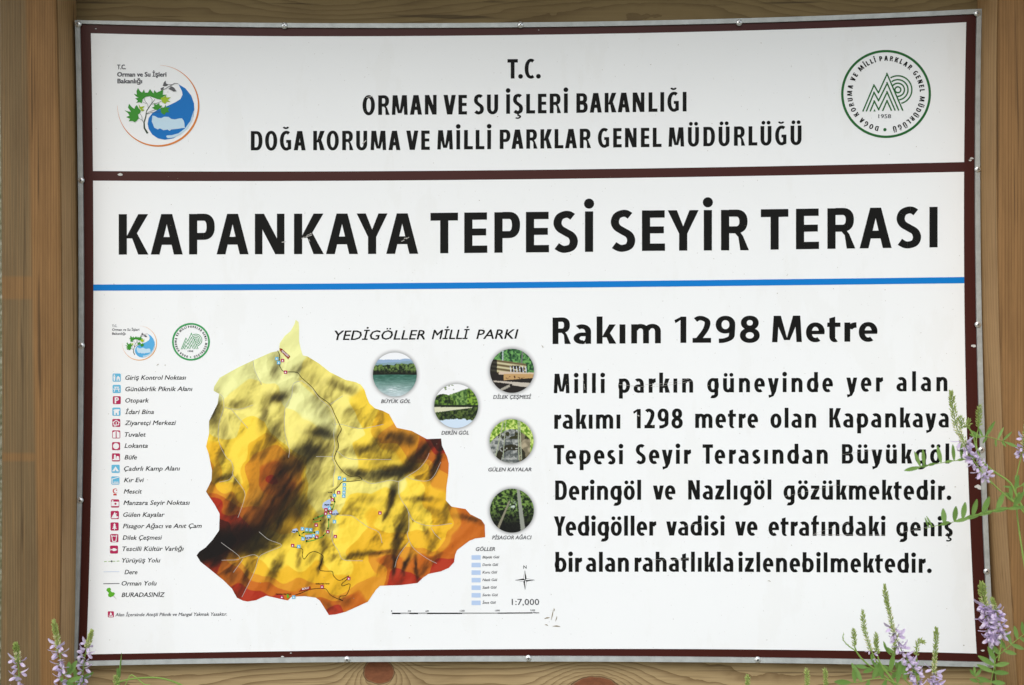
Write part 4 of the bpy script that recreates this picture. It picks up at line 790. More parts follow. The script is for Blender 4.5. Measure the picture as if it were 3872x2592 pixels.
def round_logo(ox, oy, rx, ry, th, green, cap, ls):
    k = rx / 170.0; ky = ry / 170.0; T = lambda p: (ox + (p[0] - 866) / 4.126 * k, oy + (p[1] - 810) / 4.126 * ky * 1.02)
    n = 90; q = []
    for i in range(n):
        a, b = 2 * math.pi * i / n, 2 * math.pi * (i + 1) / n
        q.append([(ox + rx * math.cos(a), oy + ry * math.sin(a)), (ox + rx * math.cos(b), oy + ry * math.sin(b)), (ox + (rx - th) * math.cos(b), oy + (ry - th) * math.sin(b)), (ox + (rx - th) * math.cos(a), oy + (ry - th) * math.sin(a))])
    quads_obj('emblem_ring', q, green, .0008)
    t = 22 / 4.126 * k; cut = lambda pts: ([T(p) for p in pts], t)
    segs = [cut([(503,1085),(678,672)]), cut([(671,660),(752,800)]), cut([(744,800),(886,490)]), cut([(874,480),(1128,1070)]), cut([(557,1083),(679,790)]), cut([(672,775),(752,920)]), cut([(744,925),(886,640)]), cut([(876,625),(1064,1070)]),
            cut([(618,1083),(683,925)]), cut([(676,910),(756,1065)]), cut([(746,1065),(886,775)]), cut([(876,765),(1008,1070)]), cut([(812,1076),(886,905)]), cut([(876,905),(952,1073)])]
    for R_, a0, a1 in ((218, -122, 76), (158, -128, 82), (102, -140, 92), (46, -180, 180)):
        segs.append(([T((1050 + R_ * math.cos(math.radians(a)), 745 + R_ * math.sin(math.radians(a)))) for a in np.linspace(a0, a1, 30)], t))
    strips('emblem_lines', segs, green, .0009)
    quads_obj('emblem_dot', [[(T((848, 1367))[0] + 6.3 * k * math.cos(a), T((848, 1367))[1] + 6.3 * k * math.sin(a)) for a in np.linspace(0, 6.283, 12, endpoint=False)], [T((668, 1083)), T((685, 1045)), T((704, 1083))]], green, .0009)
    txt = 'DOĞA KORUMA VE MİLLİ PARKLAR GENEL MÜDÜRLÜĞÜ'; adv = []
    for c in txt: adv.append(.42 if c == ' ' else gw(c, W_BOLD) * .92 + .2)
    tot = sum(adv); a0, a1 = 190.5, 530.5; x = 0; q = []
    for c, w_ in zip(txt, adv):
        if c != ' ':
            ang = math.radians(a0 + (a1 - a0) * (x + w_ / 2) / tot); r0 = (rx - 42 * k)
            gwid = gw(c, W_BOLD) * .92
            for g_ in glyph(c, gwid, .24, .19):
                o = []
                for (u, v) in g_:
                    uu = (u - gwid / 2) * cap; rr = r0 + v * cap
                    o.append((ox + (rr * math.sin(ang) + uu * math.cos(ang)), oy - (rr * math.cos(ang) - uu * math.sin(ang)) * ry / rx))
                q.append(o)
        x += w_
    quads_obj('emblem_text', q, M['black'], .0009)
    thin('emblem_year', [('1958', ox - 29 * k, ox + 19 * k, oy + 91.5 * k, 15 * k, 0)], M['grey'], .0009, shear=0, off=.01)
round_logo(3350, 356.3, 170, 166.6, 9.2, M['green_ink'], 19, 1); round_logo(722.4, 1293.3, 71.5, 71.2, 6.6, M['light_green_ink'], 8, 1)

# ------------------------------------------------------------------ legend icons
def icon(x, y, s, col, shapes, lines=()):
    r = s * .14; pts = []
    for cx_, cy_, a0 in ((x + s - r, y + s - r, 0), (x + r, y + s - r, 90), (x + r, y + r, 180), (x + s - r, y + r, 270)):
        for a in (0, 30, 60, 90): pts.append((cx_ + r * math.cos(math.radians(a0 + a)), cy_ + r * math.sin(math.radians(a0 + a))))
    o = flat('legend_icon', pts, M[col], .0008)
    q = [[(x + u * s, y + v * s) for u, v in sh_] for sh_ in shapes]
    for pl, wd in lines:
        for a, b in zip(pl, pl[1:]):
            dx, dy = b[0] - a[0], b[1] - a[1]; L = math.hypot(dx, dy) + 1e-9; nx, ny = -dy / L * wd / 2, dx / L * wd / 2
            q.append([(x + (a[0] + nx) * s, y + (a[1] + ny) * s), (x + (b[0] + nx) * s, y + (b[1] + ny) * s), (x + (b[0] - nx) * s, y + (b[1] - ny) * s), (x + (a[0] - nx) * s, y + (a[1] - ny) * s)])
    quads_obj('icon_symbol', q, M['icon_white'], .0011)
ci = lambda cx_, cy_, r: [(cx_ + r * math.cos(a), cy_ + r * math.sin(a)) for a in np.linspace(0, 6.283, 14, endpoint=False)]
icon(426, 1413, 31, 'cyan_ink', [ci(.22, .22, .09), [(.1, .35), (.35, .35), (.3, .9), (.15, .9)], [(.5, .5), (.68, .3), (.9, .5), (.9, .9), (.76, .9), (.76, .65), (.62, .65), (.62, .9), (.5, .9)]])
icon(426, 1456, 31, 'cyan_ink', [], [([(.2, .28), (.8, .28)], .1), ([(.08, .52), (.92, .52)], .09), ([(.36, .3), (.2, .85)], .09), ([(.64, .3), (.8, .85)], .09)])
icon(427, 1499, 30, 'crimson_ink', [], [([(.33, .14), (.33, .9)], .18), ([(.33, .2), (.62, .2), (.72, .34), (.62, .5), (.33, .5)], .15)])
icon(425, 1542, 31, 'cyan_ink', [[(.1, .35), (.3, .2), (.9, .2), (.9, .36), (.8, .4), (.8, .9), (.58, .9), (.58, .65), (.42, .65), (.42, .9), (.2, .9), (.2, .4)]])
icon(425, 1585, 30, 'crimson_ink', [], [([(.06, .45), (.5, .15), (.94, .45)], .1), ([(.18, .4), (.18, .75), (.42, .75)], .09), ([(.82, .4), (.82, .75), (.55, .75)], .09), ([(.5, .35), (.5, .88), (.2, .88)], .1)])
icon(424.5, 1628, 30.5, 'crimson_ink', [[(.08, .25), (.44, .08), (.44, .92), (.08, .92)], [(.56, .08), (.92, .25), (.92, .92), (.56, .92)]])
icon(424, 1672.5, 30.5, 'crimson_ink', [ci(.5, .5, .38)])
icon(423.5, 1715, 30.5, 'crimson_ink', [[(.25, .25), (.38, .12), (.5, .25), (.5, .6), (.92, .6), (.92, .85), (.08, .85), (.08, .7), (.25, .7)], ci(.72, .5, .17)])
icon(422, 1758, 31, 'cyan_ink', [[(.08, .8), (.5, .2), (.92, .8), (.62, .8), (.5, .55), (.38, .8)]])
icon(421, 1802, 31, 'cyan_ink', [], [([(.05, .35), (.95, .08)], .09), ([(.12, .35), (.12, .85), (.95, .85)], .08), ([(.3, .7), (.9, .7)], .08)])
icon(420, 1889, 31, 'crimson_ink', [[(.04, .28), (.96, .28), (.96, .82), (.04, .82)], [(.12, .12), (.3, .12), (.3, .26), (.12, .26)]])
quads_obj('icon_symbol', [[(420 + 31 * u, 1889 + 31 * v) for u, v in ci(.56, .53, .13)]], M['crimson_ink'], .0014)
icon(419, 1932.5, 31, 'crimson_ink', [[(.05, .9), (.5, .12), (.7, .55), (.78, .9)], ci(.85, .75, .1), ci(.72, .35, .06)])
icon(418, 1976, 31, 'crimson_ink', [[(.5, .08), (.66, .32), (.34, .32)], [(.5, .26), (.72, .52), (.28, .52)], [(.5, .46), (.8, .76), (.2, .76)], [(.45, .74), (.55, .74), (.55, .94), (.45, .94)]])
icon(417, 2020, 31, 'crimson_ink', [], [([(.18, .1), (.3, .9), (.7, .9), (.82, .1)], .1), ([(.24, .28), (.38, .22), (.5, .28), (.62, .22), (.76, .28)], .09)])
icon(416, 2063.5, 30.5, 'crimson_ink', [[(.08, .36), (.25, .5), (.4, .34), (.65, .34), (.92, .52), (.65, .68), (.4, .68), (.25, .54), (.08, .66)]])
icon(408, 2312, 23, 'crimson_ink', [[(.5, .1), (.68, .5), (.6, .65), (.4, .65), (.32, .5)]], [([(.15, .72), (.85, .9)], .09), ([(.85, .72), (.15, .9)], .09)])
q = []
for a in np.linspace(40, 320, 14)[:-1]:
    b = a + 280 / 13; c_ = lambda t, r, ox_=0: (436 + ox_ + r * math.cos(math.radians(t)), 1857 + r * math.sin(math.radians(t)))
    q.append([c_(a, 9.5), c_(b, 9.5), c_(b, 7.4, 1.8), c_(a, 7.4, 1.8)])
q.append(sq(441, 1855, 1.8)); q.append([(429, 1868), (441, 1868), (441, 1874), (429, 1874)]); quads_obj('legend_icon', q, M['red_ink'], .0009, label='small red crescent symbol')
strips('legend_line', [([(394, 2124), (404, 2123.5)], 2.6), ([(410, 2123.5), (419, 2123)], 2.6), ([(425, 2123), (436, 2122.5)], 2.6), ([(442, 2122.5), (452, 2122)], 2.6)], ink('pale_green_ink', (160, 195, 120)), .0008)
quads_obj('legend_dot', [ci(422.5, 2123, 3.4)], M['grey'], .0011)
strips('legend_line', [([(392, 2163), (452, 2162)], 1.6)], M['lake_ink'], .0008); strips('legend_line', [([(391, 2208), (452, 2207)], 2.8)], M['grey'], .0008)
quads_obj('map_pin', [[(402, 2232), (408, 2224), (417, 2223), (420, 2228), (418, 2234), (424, 2240), (431, 2240), (435, 2245), (430, 2254), (418, 2259), (410, 2256), (409, 2249), (412, 2243), (407, 2238)]], ink('pin_ink', (98, 178, 46)), .0009)
strips('map_pin_needle', [([(426, 2250), (441, 2267)], [3.5, 1])], M['pale'], .0008)
quads_obj('map_pin', [[(1085, 2248), (1091, 2247), (1091, 2252), (1095, 2257), (1087, 2263), (1084, 2256)]], M['pin_ink'], .0019)

# ------------------------------------------------------------------ wear: chips, scuffs and scratches
random.seed(11)
chip = []
for (x, y, r) in [(455, 661, 6.5), (3673, 600, 5), (3668, 607, 4), (3679, 1308, 6), (3684, 1311, 5), (1068, 2483, 4), (3697, 1840, 9), (3705, 1846, 8), (3716, 2460, 5), (2037, 115, 1.6), (1100, 2470, 2), (363, 110, 2)]:
    chip.append([(x + r * (1 + .5 * random.random()) * math.cos(a) * (1.2), y + r * (.55 + .4 * random.random()) * math.sin(a)) for a in np.linspace(0, 6.283, 8, endpoint=False)])
quads_obj('paint_chip', chip, ink('chip_ink', (214, 212, 206)), .0012)
sc = []
def scr(x0, y0, x1, y1, wd, n=6, bow=0, gap=.25):
    for i in range(n):
        if random.random() < gap * .5: continue
        t0, t1 = i / n, (i + random.uniform(.8, 1.0)) / n; f = lambda t: (x0 + (x1 - x0) * t, y0 + (y1 - y0) * t + bow * math.sin(math.pi * t))
        sc.append(([f(t0), f((t0 + t1) / 2), f(t1)], wd * random.uniform(.6, 1.3)))
for a in [(1140, 903, 1152, 897, 3.2, 3), (1156, 898, 1180, 889, 3.6, 5), (1160, 892, 1178, 883, 2.8, 4), (1168, 906, 1172, 914, 3, 2), (1066, 917, 1082, 915, 3.4, 3), (1512, 917, 1530, 908, 2.8, 3), (1530, 908, 1548, 897, 4, 3), (1522, 903, 1540, 901, 2.8, 3), (1385, 370, 1410, 365, 3), (1370, 545, 1385, 532, 4), (2340, 1455, 2620, 1440, 1.6, 14, 14, .1), (2440, 1455, 2620, 1430, 1.5, 14, 6, .1),
          (2965, 1878, 3160, 1835, 1.6, 14, 0, .1), (3160, 1835, 3300, 1838, 1.5, 8, 0, .2), (3080, 2018, 3230, 1970, 1.6, 10, 0, .1), (3070, 2022, 3350, 2024, 1.6, 12, 0, .2), (3400, 2016, 3520, 1990, 1.6, 10, 0, .1), (3180, 1720, 3320, 1700, 1.6, 10, 0, .2), (2460, 2115, 2620, 2110, 1.6, 12, 5, .1), (2590, 1990, 2700, 1970, 1.5, 8, 0, .2),
          (2205, 1430, 2212, 1475, 2.5, 8, 0, .4), (2410, 1570, 2418, 1575, 4, 2, 0, 0)]: scr(*a[:4], a[4] * (.9 if a[4] > 2.6 else .55), *a[5:])
strips('scratch', sc, M['pale'], .0012, label='fine light scratches across the black lettering')
st_ = []
for (x0, y0, x1, y1, wd) in [(2058, 2340, 2078, 2335, 5), (2084, 2345, 2092, 2305, 3.5), (2100, 2350, 2106, 2330, 3), (2090, 2368, 2118, 2369, 5), (2060, 2362, 2072, 2366, 4), (2094, 2300, 2096, 2312, 3), (592, 1383, 602, 1377, 2.2), (622, 1382, 628, 1382, 2.2), (2048, 1306, 2052, 1316, 2.4), (2902, 2196, 2914, 2200, 2.5), (3608, 1842, 3614, 1843, 2.5), (1255, 1600, 1262, 1612, 2), (2465, 1608, 2470, 1614, 2.5), (1545, 2412, 1551, 2414, 1.6), (3640, 2440, 3646, 2442, 3)]:
    st_.append(([(x0, y0), ((x0 + x1) / 2 + 1, (y0 + y1) / 2 - 1), (x1, y1)], [wd * .3, wd, wd * .3]))
for _ in range(110):
    x, y = random.uniform(380, 3620), random.uniform(160, 2440); L = random.uniform(1, 3.2); st_.append(([(x, y), (x + L, y + random.uniform(-2, 2))], random.uniform(.8, 2.2)))
strips('dirt_mark', st_, ink('dirt_ink', (150, 138, 112)), .00125, label='small brown dirt marks on the white print')['kind'] = 'stuff'

# ------------------------------------------------------------------ flowering plants
def plant_mats():
    def mk(name, c1, c2, rough=.5, trans=.35):
        N = Nodes(name); oi = N.n('ShaderNodeObjectInfo').outputs['Random']; tc = N.n('ShaderNodeTexCoord').outputs['Object']
        f = N.math('ADD', N.math('MULTIPLY', oi, .6), N.math('MULTIPLY', N.noise(tc, 70, 3), .6)); f = N.math('MINIMUM', f, 1)
        col = N.mix(f, c4(lin(c1)), c4(lin(c2))); N.link(col, N.b.inputs['Base Color']); N.b.inputs['Roughness'].default_value = rough; N.b.inputs['Specular IOR Level'].default_value = .3
        tr = N.n('ShaderNodeBsdfTranslucent'); N.link(col, tr.inputs[0]); mx = N.n('ShaderNodeMixShader'); mx.inputs[0].default_value = trans
        N.link(N.b.outputs[0], mx.inputs[1]); N.link(tr.outputs[0], mx.inputs[2]); N.link(mx.outputs[0], N.t.nodes['Material Output'].inputs[0])
        return N.m
    M['petal'] = mk('lilac_petal', (212, 190, 230), (234, 222, 245)); M['keel'] = mk('white_keel', (238, 230, 236), (222, 205, 232)); M['bud'] = mk('green_bud', (136, 160, 74), (186, 200, 120), .6, .3)
    M['leaf'] = mk('green_leaf', (98, 136, 62), (132, 166, 88), .5, .4); M['stem'] = mk('green_stem', (112, 146, 62), (140, 168, 82), .6, .1); M['cream'] = mk('cream_bud', (226, 222, 178), (206, 210, 150), .6, .3)
plant_mats()
def mk_flower():
    bm = bmesh.new()
    def sheet(fn, nu, nv, mi):
        g = [[bm.verts.new(fn(u / nu, v / nv)) for v in range(nv + 1)] for u in range(nu + 1)]
        for a in range(nu):
            for b in range(nv):
                f = bm.faces.new((g[a][b], g[a + 1][b], g[a + 1][b + 1], g[a][b + 1])); f.material_index = mi; f.smooth = True
    L = .0135
    def std(u, v):    # erect standard petal, hinged at the calyx
        s = (v - .5) * 2; wdt = .0052 * math.sin(math.pi * min(.97, .12 + u * .86)) ** .7
        return (s * wdt, .0012 + u * .0015 + .004 * u * u - abs(s) * .0012, .003 + u * L)
    sheet(std, 5, 4, 0)
    for sg in (-1, 1):
        def wing(u, v, sg=sg): wd = .0026 * math.sin(math.pi * min(.97, .1 + u * .88)); return (sg * (.0012 + .0014 * math.sin(math.pi * u)), -.002 - .0065 * u + (v - .5) * 2 * wd, .003 + u * .0095 - v * .001)
        sheet(wing, 4, 2, 0)
    bmesh.ops.create_uvsphere(bm, u_segments=6, v_segments=5, radius=1, matrix=Matrix.Translation((0, -.0048, .0075)) @ Matrix.Rotation(math.radians(35), 4, 'X') @ Matrix.Diagonal((.0017, .0024, .0058, 1)))
    n0 = len(bm.faces)
    for f in bm.faces:
        if f.calc_center_median().y < -.0001 and len(f.verts) and f.material_index == 0 and abs(f.calc_center_median().x) < .0018 and f.calc_center_median().z < .014: f.material_index = 1
    bmesh.ops.create_cone(bm, segments=5, radius1=.0006, radius2=.0019, depth=.005, matrix=Matrix.Translation((0, 0, .0025)))
    for f in list(bm.faces)[n0:]: f.material_index = 2
    me = bpy.data.meshes.new('flower'); bm.to_mesh(me); bm.free()
    for m in ('petal', 'keel', 'bud'): me.materials.append(M[m])
    return me
FLW = mk_flower()
def mk_leaflet():
    V = []; F = []; n = 7
    for i in range(n + 1):
        t = i / n; wd = .5 * math.sin(math.pi * (.04 + .93 * t)) ** .75; z = t
        V += [(-wd, .05 * math.sin(math.pi * t) * -1 + .12 * wd, z), (0, -.05 * math.sin(math.pi * t), z), (wd, .05 * math.sin(math.pi * t) * -1 + .12 * wd, z)]
    for i in range(n):
        a = i * 3; F += [(a, a + 1, a + 4, a + 3), (a + 1, a + 2, a + 5, a + 4)]
    me = bpy.data.meshes.new('leaflet'); me.from_pydata(V, [], F); me.materials.append(M['leaf']); me.polygons.foreach_set('use_smooth', [True] * len(F)); return me
LFL = mk_leaflet()
PLOC = {}
def world_child(o, parent):
    o.parent = parent; root = parent
    while root.parent is not None: root = root.parent
    o.matrix_parent_inverse = Matrix.Translation(-root.location) if parent is root else Matrix()
def place(me, name, mat, parent, spike=None):
    """parent: a root empty or a part whose mesh is in world coordinates"""
    o = bpy.data.objects.new(name, me); COL.objects.link(o); world_child(o, parent); o.matrix_basis = mat; return o
def tube(pts, rads, seg=6):
    V = []; F = []
    for i, p in enumerate(pts):
        a = pts[max(0, i - 1)]; b = pts[min(len(pts) - 1, i + 1)]; t = (b - a).normalized(); u = t.cross(Vector((0, 1, 0)));
        if u.length < 1e-3: u = Vector((1, 0, 0))
        u.normalize(); v = t.cross(u)
        for k in range(seg): an = 2 * math.pi * k / seg; V.append(p + (u * math.cos(an) + v * math.sin(an)) * rads[i])
    for i in range(len(pts) - 1):
        for k in range(seg): a = i * seg + k; b = i * seg + (k + 1) % seg; F.append((a, b, b + seg, a + seg))
    return V, F
def smooth_path(pts, n=24):
    pts = [Vector(p) for p in pts]; Pp = [pts[0] * 2 - pts[1]] + pts + [pts[-1] * 2 - pts[-2]]; out = []
    m = len(pts) - 1
    for k in range(n + 1):
        s = k / n * m; i = min(m - 1, int(s)); t = s - i; p0, p1, p2, p3 = Pp[i:i + 4]
        out.append(.5 * ((2 * p1) + (p2 - p0) * t + (2 * p0 - 5 * p1 + 4 * p2 - p3) * t * t + (-p0 + 3 * p1 - 3 * p2 + p3) * t ** 3))
    return out
def spike(root, pix, d, bud_w, f_from=None, f_to=1.0, f_w=1.0, n_f=0, seed=0, dens=1.0, tuft=1.0, stem_r=.0013):
    """pix: axis from tip to base in picture pixels; f_from..f_to: share of the axis that flowers"""
    rnd = random.Random(seed); path = smooth_path([P(x, y, d if len(r) == 0 else r[0]) for (x, y, *r) in pix], 40)
    L = sum((path[i + 1] - path[i]).length for i in range(40))
    V, F = tube(path, [stem_r * (.5 + .5 * i / 40) for i in range(41)]); mi = [1] * len(F)
    end = f_from if f_from is not None else 1.0
    nb = int(L * min(1, end + .12) / .0011 * dens * (bud_w / 18) ** .5)
    for k in range(nb):
        s = (k / nb) ** .95 * min(1, end + .10); i = min(39, int(s * 40)); p = path[i].lerp(path[i + 1], s * 40 - i); ax = (path[i] - path[i + 1]).normalized()
        an = k * 2.39996 + rnd.uniform(-.3, .3); u = ax.cross(Vector((0, 1, 0))).normalized(); v = ax.cross(u)
        rad = bud_w * S * .5 * (.45 + .55 * min(1, s / max(.001, .22 * (end + .01)))) * rnd.uniform(.8, 1.15)
        out = (u * math.cos(an) + v * math.sin(an)); dr = (out * (1.0 if s > .08 else .45) + ax * rnd.uniform(.7, 1.3)).normalized()
        ln = min(rad * rnd.uniform(1.0, 1.6), .0068 * rnd.uniform(.8, 1.2)) + .0012; wd = ln * rnd.uniform(.13, .22) + .0002
        a = p + out * max(rad * .15, rad - ln * .9); sd_ = dr.cross(out if abs(dr.dot(out)) < .95 else ax).normalized(); up = dr.cross(sd_); b = len(V); m_ = a + dr * ln * .45; tip = a + dr * ln
        V += [a, m_ + sd_ * wd, m_ + up * wd, m_ - sd_ * wd, m_ - up * wd, tip]
        cr = 2 if (f_from is not None and s > end * .72 and rnd.random() < .6) else 0
        for (x, y) in ((1, 2), (2, 3), (3, 4), (4, 1)): F.append((b, b + y, b + x)); F.append((b + 5, b + x, b + y)); mi += [cr, cr]
    o = mesh_obj('flower_spike', V, F, None, None); 
    for m in ('bud', 'stem', 'cream'): o.data.materials.append(M[m])
    o.data.polygons.foreach_set('material_index', mi); world_child(o, root)
    for k in range(n_f):
        s = f_from + (f_to - f_from) * (k + .5) / n_f; i = min(39, int(s * 40)); p = path[i].lerp(path[i + 1], s * 40 - i); ax = (path[i] - path[i + 1]).normalized()
        an = k * 2.39996 + rnd.uniform(-.4, .4); u = ax.cross(Vector((0, 1, 0))).normalized(); v = ax.cross(u); out = u * math.cos(an) + v * math.sin(an)
        if out.y > .35: out.y *= -.6; out.normalize()
        z = (out + ax * rnd.uniform(-.35, .55)).normalized(); y = (ax - z * ax.dot(z)).normalized(); x = y.cross(z)
        sc_ = f_w * rnd.uniform(.85, 1.15); mt = Matrix((x, y, z)).transposed().to_4x4(); mt.translation = p + out * .0015
        place(FLW, 'flower', mt @ Matrix.Rotation(rnd.uniform(-.3, .3), 4, 'Z') @ Matrix.Scale(sc_, 4), o)
    return path
def stem(root, pix, d, r0=.0014, r1=.002, name='stem'):
    path = smooth_path([P(x, y, rr[0] if rr else d) for (x, y, *rr) in pix], 20); V, F = tube(path, [r0 + (r1 - r0) * i / 20 for i in range(21)])
    o = mesh_obj(name, V, F, M['stem'], None, True); world_child(o, root); return path
def to_ground(root, x, y, d, lean=0.0, r=.002):
    p = P(x, y, d); q = Vector((p.x + lean, p.y + .0, 0)); path = smooth_path([p, p.lerp(q, .5) + Vector((lean * .2, 0, 0)), q], 12); V, F = tube(path, [r] * 13)
    o = mesh_obj('stem', V, F, M['stem'], None, True); world_child(o, root)
def leaf(root, pix, d, lets, term=True, seed=0):
    """lets: (share along rachis, side angle deg in picture, length px, width px)"""
    rnd = random.Random(seed); path = smooth_path([P(x, y, rr[0] if rr else d) for (x, y, *rr) in pix], 20); V, F = tube(path, [.0011 - .0006 * i / 20 for i in range(21)])
    o = mesh_obj('leaf', V, F, M['stem'], None, True); world_child(o, root)
    for (s, ang, ln, wd) in lets:
        i = min(19, int(s * 20)); p = path[i].lerp(path[min(20, i + 1)], s * 20 - i); a = math.radians(ang)
        z = Vector((math.cos(a), rnd.uniform(-.25, .25), math.sin(a))).normalized(); y = Vector((rnd.uniform(-.35, .35), -1, rnd.uniform(-.2, .2))); y = (y - z * y.dot(z)).normalized(); x = y.cross(z)
        mt = Matrix((x, y, z)).transposed().to_4x4() @ Matrix.Diagonal((wd * S, ln * S * .5, ln * S, 1)); mt.translation = p; place(LFL, 'leaflet', mt, o)
def base(x, y, d): p = P(x, y, d); return (p.x, p.y, 0)
GR = 'goat rue plants flowering in front of the sign'
# left edge plants
dl = .30
r = thing('flowering_plant', 'short lilac flower spike at the left post, furthest from the sign', 'flower', base(75, 2592, dl), GR)
spike(r, [(60, 2436), (64, 2470), (70, 2520), (74, 2600), (78, 2700)], dl, 30, .36, .95, 1.15, 12, 1); to_ground(r, 78, 2700, dl)
r = thing('flowering_plant', 'tallest lilac flower spike in front of the left post', 'flower', base(235, 2592, dl), GR)
spike(r, [(204, 2350), (212, 2395), (222, 2450), (232, 2520), (240, 2600), (246, 2720)], dl, 29, .34, .9, 1.2, 20, 2); to_ground(r, 246, 2720, dl)
leaf(r, [(240, 2600), (252, 2560), (262, 2540)], dl, [(.5, 60, 62, 20), (.9, 85, 40, 16), (.2, 20, 60, 18)], seed=2)
r = thing('flowering_plant', 'lilac flower spike leaning over the lower left corner of the sign', 'flower', base(310, 2592, dl - .06), GR)
spike(r, [(348, 2386), (338, 2420), (326, 2455), (316, 2520), (310, 2600), (306, 2700)], dl - .06, 23, .30, .9, 1.1, 18, 3); to_ground(r, 306, 2700, dl - .06)
leaf(r, [(306, 2620), (285, 2590), (290, 2560)], dl - .06, [(.3, 150, 70, 20), (.5, 35, 75, 20), (.9, 95, 40, 15)], seed=3)
r = thing('curled_weed', 'thin green arching stem below the lower left corner', 'plant', base(440, 2620, .2))
stem(r, [(436, 2600), (445, 2582), (500, 2568), (570, 2563), (630, 2570), (700, 2600), (740, 2650)], .2, .0016, .002); stem(r, [(470, 2600), (492, 2556), (510, 2560), (545, 2588), (570, 2592)], .2, .0012, .0014)
spike(r, [(437, 2560), (440, 2575), (437, 2600)], .2, 30, seed=9); to_ground(r, 437, 2600, .2); to_ground(r, 740, 2650, .2)
r = thing('grass_blade', 'single upright grass blade crossing the lower metal rim', 'grass', base(450, 2600, .15))
pp = smooth_path([P(460, 2469, .15), P(456, 2510, .15), P(450, 2560, .15), P(446, 2640, .15), Vector((P(440, 2640, .15).x, P(0, 0, .15).y, 0))], 24)
V = []; F = []
for i, p in enumerate(pp): wd = .0003 + .0032 * min(1, i / 14); V += [p - Vector((wd, .0005, 0)), p + Vector((0, -.0015, 0)), p + Vector((wd, .0005, 0))]
for i in range(24): a = i * 3; F += [(a, a + 1, a + 4, a + 3), (a + 1, a + 2, a + 5, a + 4)]
o = mesh_obj('blade', V, F, M['leaf']); world_child(o, r)
# small tips along the bottom
for i, (x, y, t) in enumerate([(2826, 2557, 'leftmost of the small green buds along the bottom edge'), (3050, 2532, 'small green bud tip left of the paired tips at the bottom'), (3120, 2533, 'small green bud tip nearest the lilac spikes at the bottom')]):
    r = thing('budding_plant', t, 'flower', base(x, 2620, .24), GR); spike(r, [(x, y), (x + 2, y + 40), (x + 5, y + 100)], .24, 24, seed=20 + i); to_ground(r, x + 5, y + 100, .24)
# lower right plant
dr_ = .30
r = thing('flowering_plant', 'branching plant with lilac spikes and green buds below the right text', 'flower', base(3440, 2640, dr_), GR)
spike(r, [(3345, 2212), (3350, 2260), (3362, 2311), (3379, 2386), (3413, 2468), (3455, 2533), (3476, 2600), (3480, 2680)], dr_, 20, .40, .96, 1.2, 38, 31)
spike(r, [(3263, 2311), (3264, 2350), (3273, 2399), (3290, 2450), (3312, 2500)], dr_, 23, .75, .98, .7, 3, 32, .8)
spike(r, [(3227, 2382), (3230, 2410), (3232, 2448)], dr_, 22, seed=33); stem(r, [(3232, 2448), (3245, 2475), (3277, 2509), (3340, 2555), (3395, 2600)], dr_)
spike(r, [(3190, 2395), (3188, 2418), (3205, 2440), (3235, 2462)], dr_, 7, seed=38, dens=.5)
spike(r, [(3313, 2398), (3313, 2435), (3317, 2478)], dr_, 24, seed=34); stem(r, [(3317, 2478), (3330, 2510), (3370, 2565), (3395, 2610)], dr_)
spike(r, [(3492, 2430), (3480, 2424), (3468, 2440), (3465, 2484)], dr_, 24, seed=35); stem(r, [(3465, 2484), (3470, 2530), (3478, 2600)], dr_)
spike(r, [(3541, 2379), (3540, 2420), (3536, 2481), (3532, 2543), (3532, 2600), (3534, 2680)], dr_, 24, .55, .98, 1.2, 18, 36)
spike(r, [(3385, 2425), (3382, 2450), (3384, 2480)], dr_, 18, seed=37)
stem(r, [(3312, 2500), (3340, 2530), (3395, 2600)], dr_); 
for (x, y) in ((3395, 2605), (3480, 2680), (3534, 2680)): to_ground(r, x, y, dr_, .01)
leaf(r, [(3420, 2596), (3330, 2566), (3250, 2580), (3215, 2582)], dr_ + .02, [(.98, 175, 58, 19), (.8, 98, 52, 15), (.62, 118, 68, 19), (.45, 70, 64, 18), (.3, 108, 62, 18), (.1, 80, 60, 18), (.25, 250, 40, 14), (.5, 255, 40, 15)], seed=4)
leaf(r, [(3440, 2590), (3400, 2555), (3330, 2530), (3270, 2525)], dr_, [(.95, 170, 40, 15), (.75, 110, 50, 16), (.5, 84, 66, 18), (.3, 92, 58, 17), (.15, 96, 62, 18), (.6, 215, 42, 15), (.8, 200, 42, 16)], seed=5)
leaf(r, [(3460, 2600), (3440, 2565), (3400, 2540), (3360, 2535)], dr_ - .02, [(.9, 160, 46, 17), (.6, 120, 44, 18), (.3, 70, 44, 18), (.7, 230, 36, 15), (.4, 20, 44, 17)], seed=6)
leaf(r, [(3400, 2470), (3372, 2478), (3350, 2462)], dr_, [(.9, 110, 40, 9), (.6, 125, 44, 9), (.3, 135, 40, 10), (.3, 80, 36, 9)], seed=7)
# right corner plant
dc = .26
r = thing('flowering_plant', 'dense lilac flower spike over the lower right corner of the sign', 'flower', base(3760, 2640, dc), GR)
spike(r, [(3712, 2206), (3716, 2240), (3724, 2290), (3736, 2345), (3746, 2410), (3756, 2470), (3765, 2560), (3764, 2680)], dc, 36, .27, .62, 1.35, 38, 41)
spike(r, [(3752, 2262), (3762, 2300), (3778, 2350), (3786, 2420), (3776, 2500)], dc + .02, 18, .25, .7, 1.2, 18, 42)
to_ground(r, 3764, 2680, dc)
leaf(r, [(3765, 2490), (3800, 2458), (3850, 2416), (3900, 2380)], dc, [(.15, 130, 42, 17), (.35, 120, 44, 16), (.5, 108, 48, 15), (.65, 104, 48, 15), (.8, 100, 48, 15), (.95, 98, 46, 15), (.3, -15, 44, 15), (.5, -20, 44, 15), (.7, -25, 40, 15), (.9, -25, 40, 15)], seed=8)
